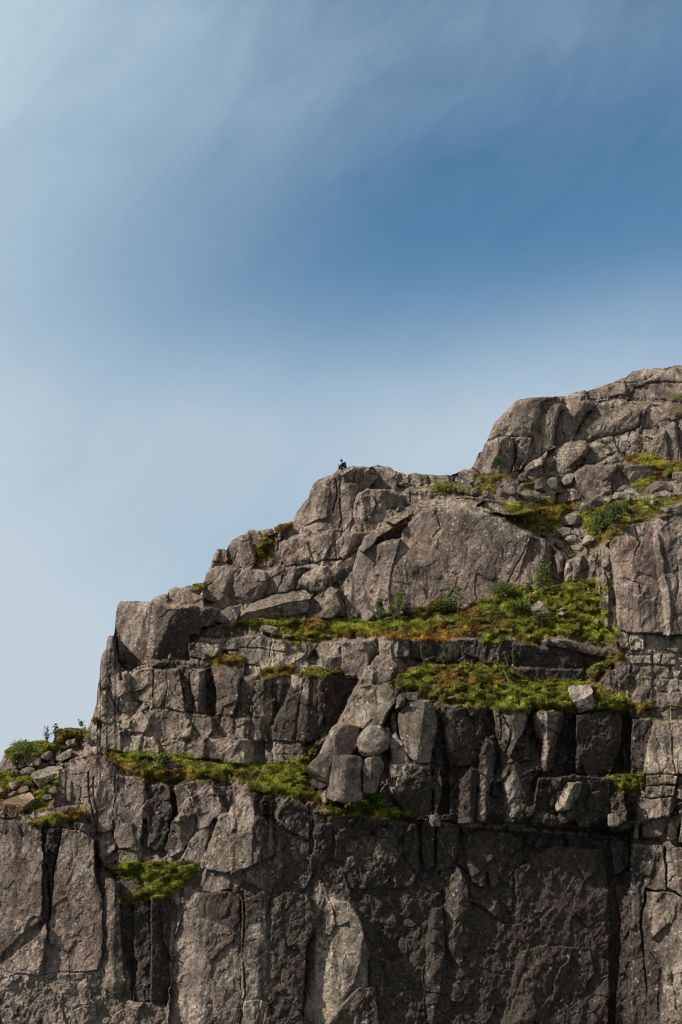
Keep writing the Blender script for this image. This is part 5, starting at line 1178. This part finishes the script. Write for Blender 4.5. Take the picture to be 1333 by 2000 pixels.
def person():
    d = float(samp(D, 668, 917)) - 2
    x, y, z = [float(a) for a in P(671, 915.5, d)]
    root = empty('person', (x, y, z)); tag(root, 'person in dark clothes sitting on the peak looking down at a phone', 'person'); root.scale = (1.1, 1.1, 1.1)
    skin = cloth('skin', (.52, .30, .23), .6); jk = cloth('black jacket', (.012, .013, .018)); tr = cloth('charcoal trousers', (.022, .022, .024)); hr = cloth('dark hair', (.008, .008, .014), .6)
    pk = cloth('pink shirt', (.50, .25, .28)); sh = cloth('brown boots', (.05, .035, .025))
    # body: faces -X, sits with knees up.  x left, z up, y depth
    V = [(0,0,.12),(-.02,0,.30),(-.06,0,.50),(-.10,0,.60),(-.15,0,.67),(-.19,0,.745),(-.20,0,.83),
         (-.05,-.17,.50),(-.20,-.22,.30),(-.36,-.13,.36),(-.42,-.10,.385),
         (-.05,.17,.50),(-.20,.22,.30),(-.36,.10,.35),(-.42,.07,.375),
         (-.10,-.10,.11),(-.42,-.13,.24),(-.40,-.13,-.16),(-.50,-.13,-.20),
         (-.10,.10,.11),(-.40,.13,.26),(-.37,.13,-.14),(-.47,.13,-.19)]
    E = [(0,1),(1,2),(2,3),(3,4),(4,5),(5,6),(2,7),(7,8),(8,9),(9,10),(2,11),(11,12),(12,13),(13,14),(0,15),(15,16),(16,17),(17,18),(0,19),(19,20),(20,21),(21,22)]
    R = [.135,.135,.13,.065,.055,.085,.075,.058,.045,.034,.03,.058,.045,.034,.03,.085,.062,.045,.04,.085,.062,.045,.04]
    body = skin_mesh('body', V, E, R, root, skin)
    # five fingers each hand, curled round the phone
    for s, hx, hy, hz in ((-1, -.42, -.10, .385), (1, -.42, .07, .375)):
        for k in range(4):
            yy = hy - s * 0.0 + (k - 1.5) * .021
            skin_mesh('finger', [(hx, yy, hz), (hx - .045, yy, hz + .012), (hx - .072, yy, hz + .035), (hx - .072, yy, hz + .055)], [(0,1),(1,2),(2,3)], [.011, .0095, .0085, .0075], body, skin, 1)
        skin_mesh('thumb', [(hx + .01, hy - s * .03, hz), (hx - .02, hy - s * .05, hz + .03), (hx - .05, hy - s * .045, hz + .05)], [(0,1),(1,2)], [.013, .011, .009], body, skin, 1)
    ellipsoid('nose', (-.288, 0, .775), (.022, .015, .022), body, skin, 8)
    eye = cloth('eyes', (.02, .015, .01), .3)
    for s in (-1, 1):
        ellipsoid('eye', (-.266, s * .032, .795), (.010, .013, .008), body, eye, 8); ellipsoid('ear', (-.19, s * .086, .785), (.022, .012, .032), body, skin, 8)
    ellipsoid('mouth', (-.272, 0, .738), (.008, .026, .006), body, cloth('lips', (.30, .10, .09)), 8)
    skin_mesh('jacket', [(.0,0,.10),(-.01,0,.30),(-.055,0,.50),(-.115,0,.635),(-.05,-.18,.50),(-.20,-.225,.30),(-.33,-.145,.35),(-.05,.18,.50),(-.20,.225,.30),(-.33,.115,.34)],
              [(0,1),(1,2),(2,3),(2,4),(4,5),(5,6),(2,7),(7,8),(8,9)], [.21,.21,.195,.11,.10,.09,.075,.10,.09,.075], root, jk)
    skin_mesh('shirt_collar', [(-.12,0,.50),(-.165,0,.44),(-.17,0,.34)], [(0,1),(1,2)], [.075,.075,.06], root, pk)
    skin_mesh('trousers', [(0,0,.10),(-.10,-.10,.11),(-.42,-.13,.24),(-.405,-.13,-.10),(-.10,.10,.11),(-.40,.13,.26),(-.375,.13,-.08)], [(0,1),(1,2),(2,3),(0,4),(4,5),(5,6)], [.17,.135,.105,.085,.135,.105,.085], root, tr)
    skin_mesh('boot', [(-.40,-.13,-.12),(-.41,-.13,-.2),(-.52,-.13,-.215)], [(0,1),(1,2)], [.06,.06,.045], root, sh); skin_mesh('boot', [(-.37,.13,-.10),(-.38,.13,-.18),(-.49,.13,-.20)], [(0,1),(1,2)], [.06,.06,.045], root, sh)
    ellipsoid('hair', (-.185, 0, .825), (.135, .120, .125), root, hr)
    ellipsoid('fringe', (-.285, 0, .80), (.045, .085, .05), root, hr)
    # backpack beside the back, worn
    bp = empty('backpack', (x + .17, y - .02, z + .03)); tag(bp, 'dark blue backpack on the seated person\'s back', 'backpack')
    bl = cloth('navy nylon', (.012, .018, .035), .6); bp.scale = (1.08, 1.08, 1.08)
    box = lambda p: Vector([math.copysign(abs(q) ** .55, q) for q in p])
    ellipsoid('pack_body', (0, 0, .27), (.13, .17, .27), bp, bl, 20, box); ellipsoid('top_lid', (-.01, 0, .57), (.12, .15, .075), bp, bl, 16, box); ellipsoid('front_pocket', (.13, 0, .18), (.05, .13, .13), bp, bl, 16, box)
    for s in (-1, 1): skin_mesh('strap', [(-.06, s * .11, .50), (-.22, s * .14, .50), (-.34, s * .13, .36), (-.22, s * .15, .18), (-.08, s * .13, .12)], [(0,1),(1,2),(2,3),(3,4)], [.02] * 5, bp, bl, 1)
    ph = empty('phone', (x - .52, y - .015, z + .46)); tag(ph, 'black phone held in the seated person\'s hands', 'phone'); ph.rotation_euler = (0, math.radians(-50), 0)
    gl = cloth('black glass', (.01, .01, .012), .15)
    ellipsoid('case', (0, 0, 0), (.006, .075, .04), ph, jk, 16, lambda p: Vector([math.copysign(abs(q) ** .3, q) for q in p])); ellipsoid('screen', (.005, 0, 0), (.003, .070, .036), ph, gl, 16, lambda p: Vector([math.copysign(abs(q) ** .3, q) for q in p]))
person()
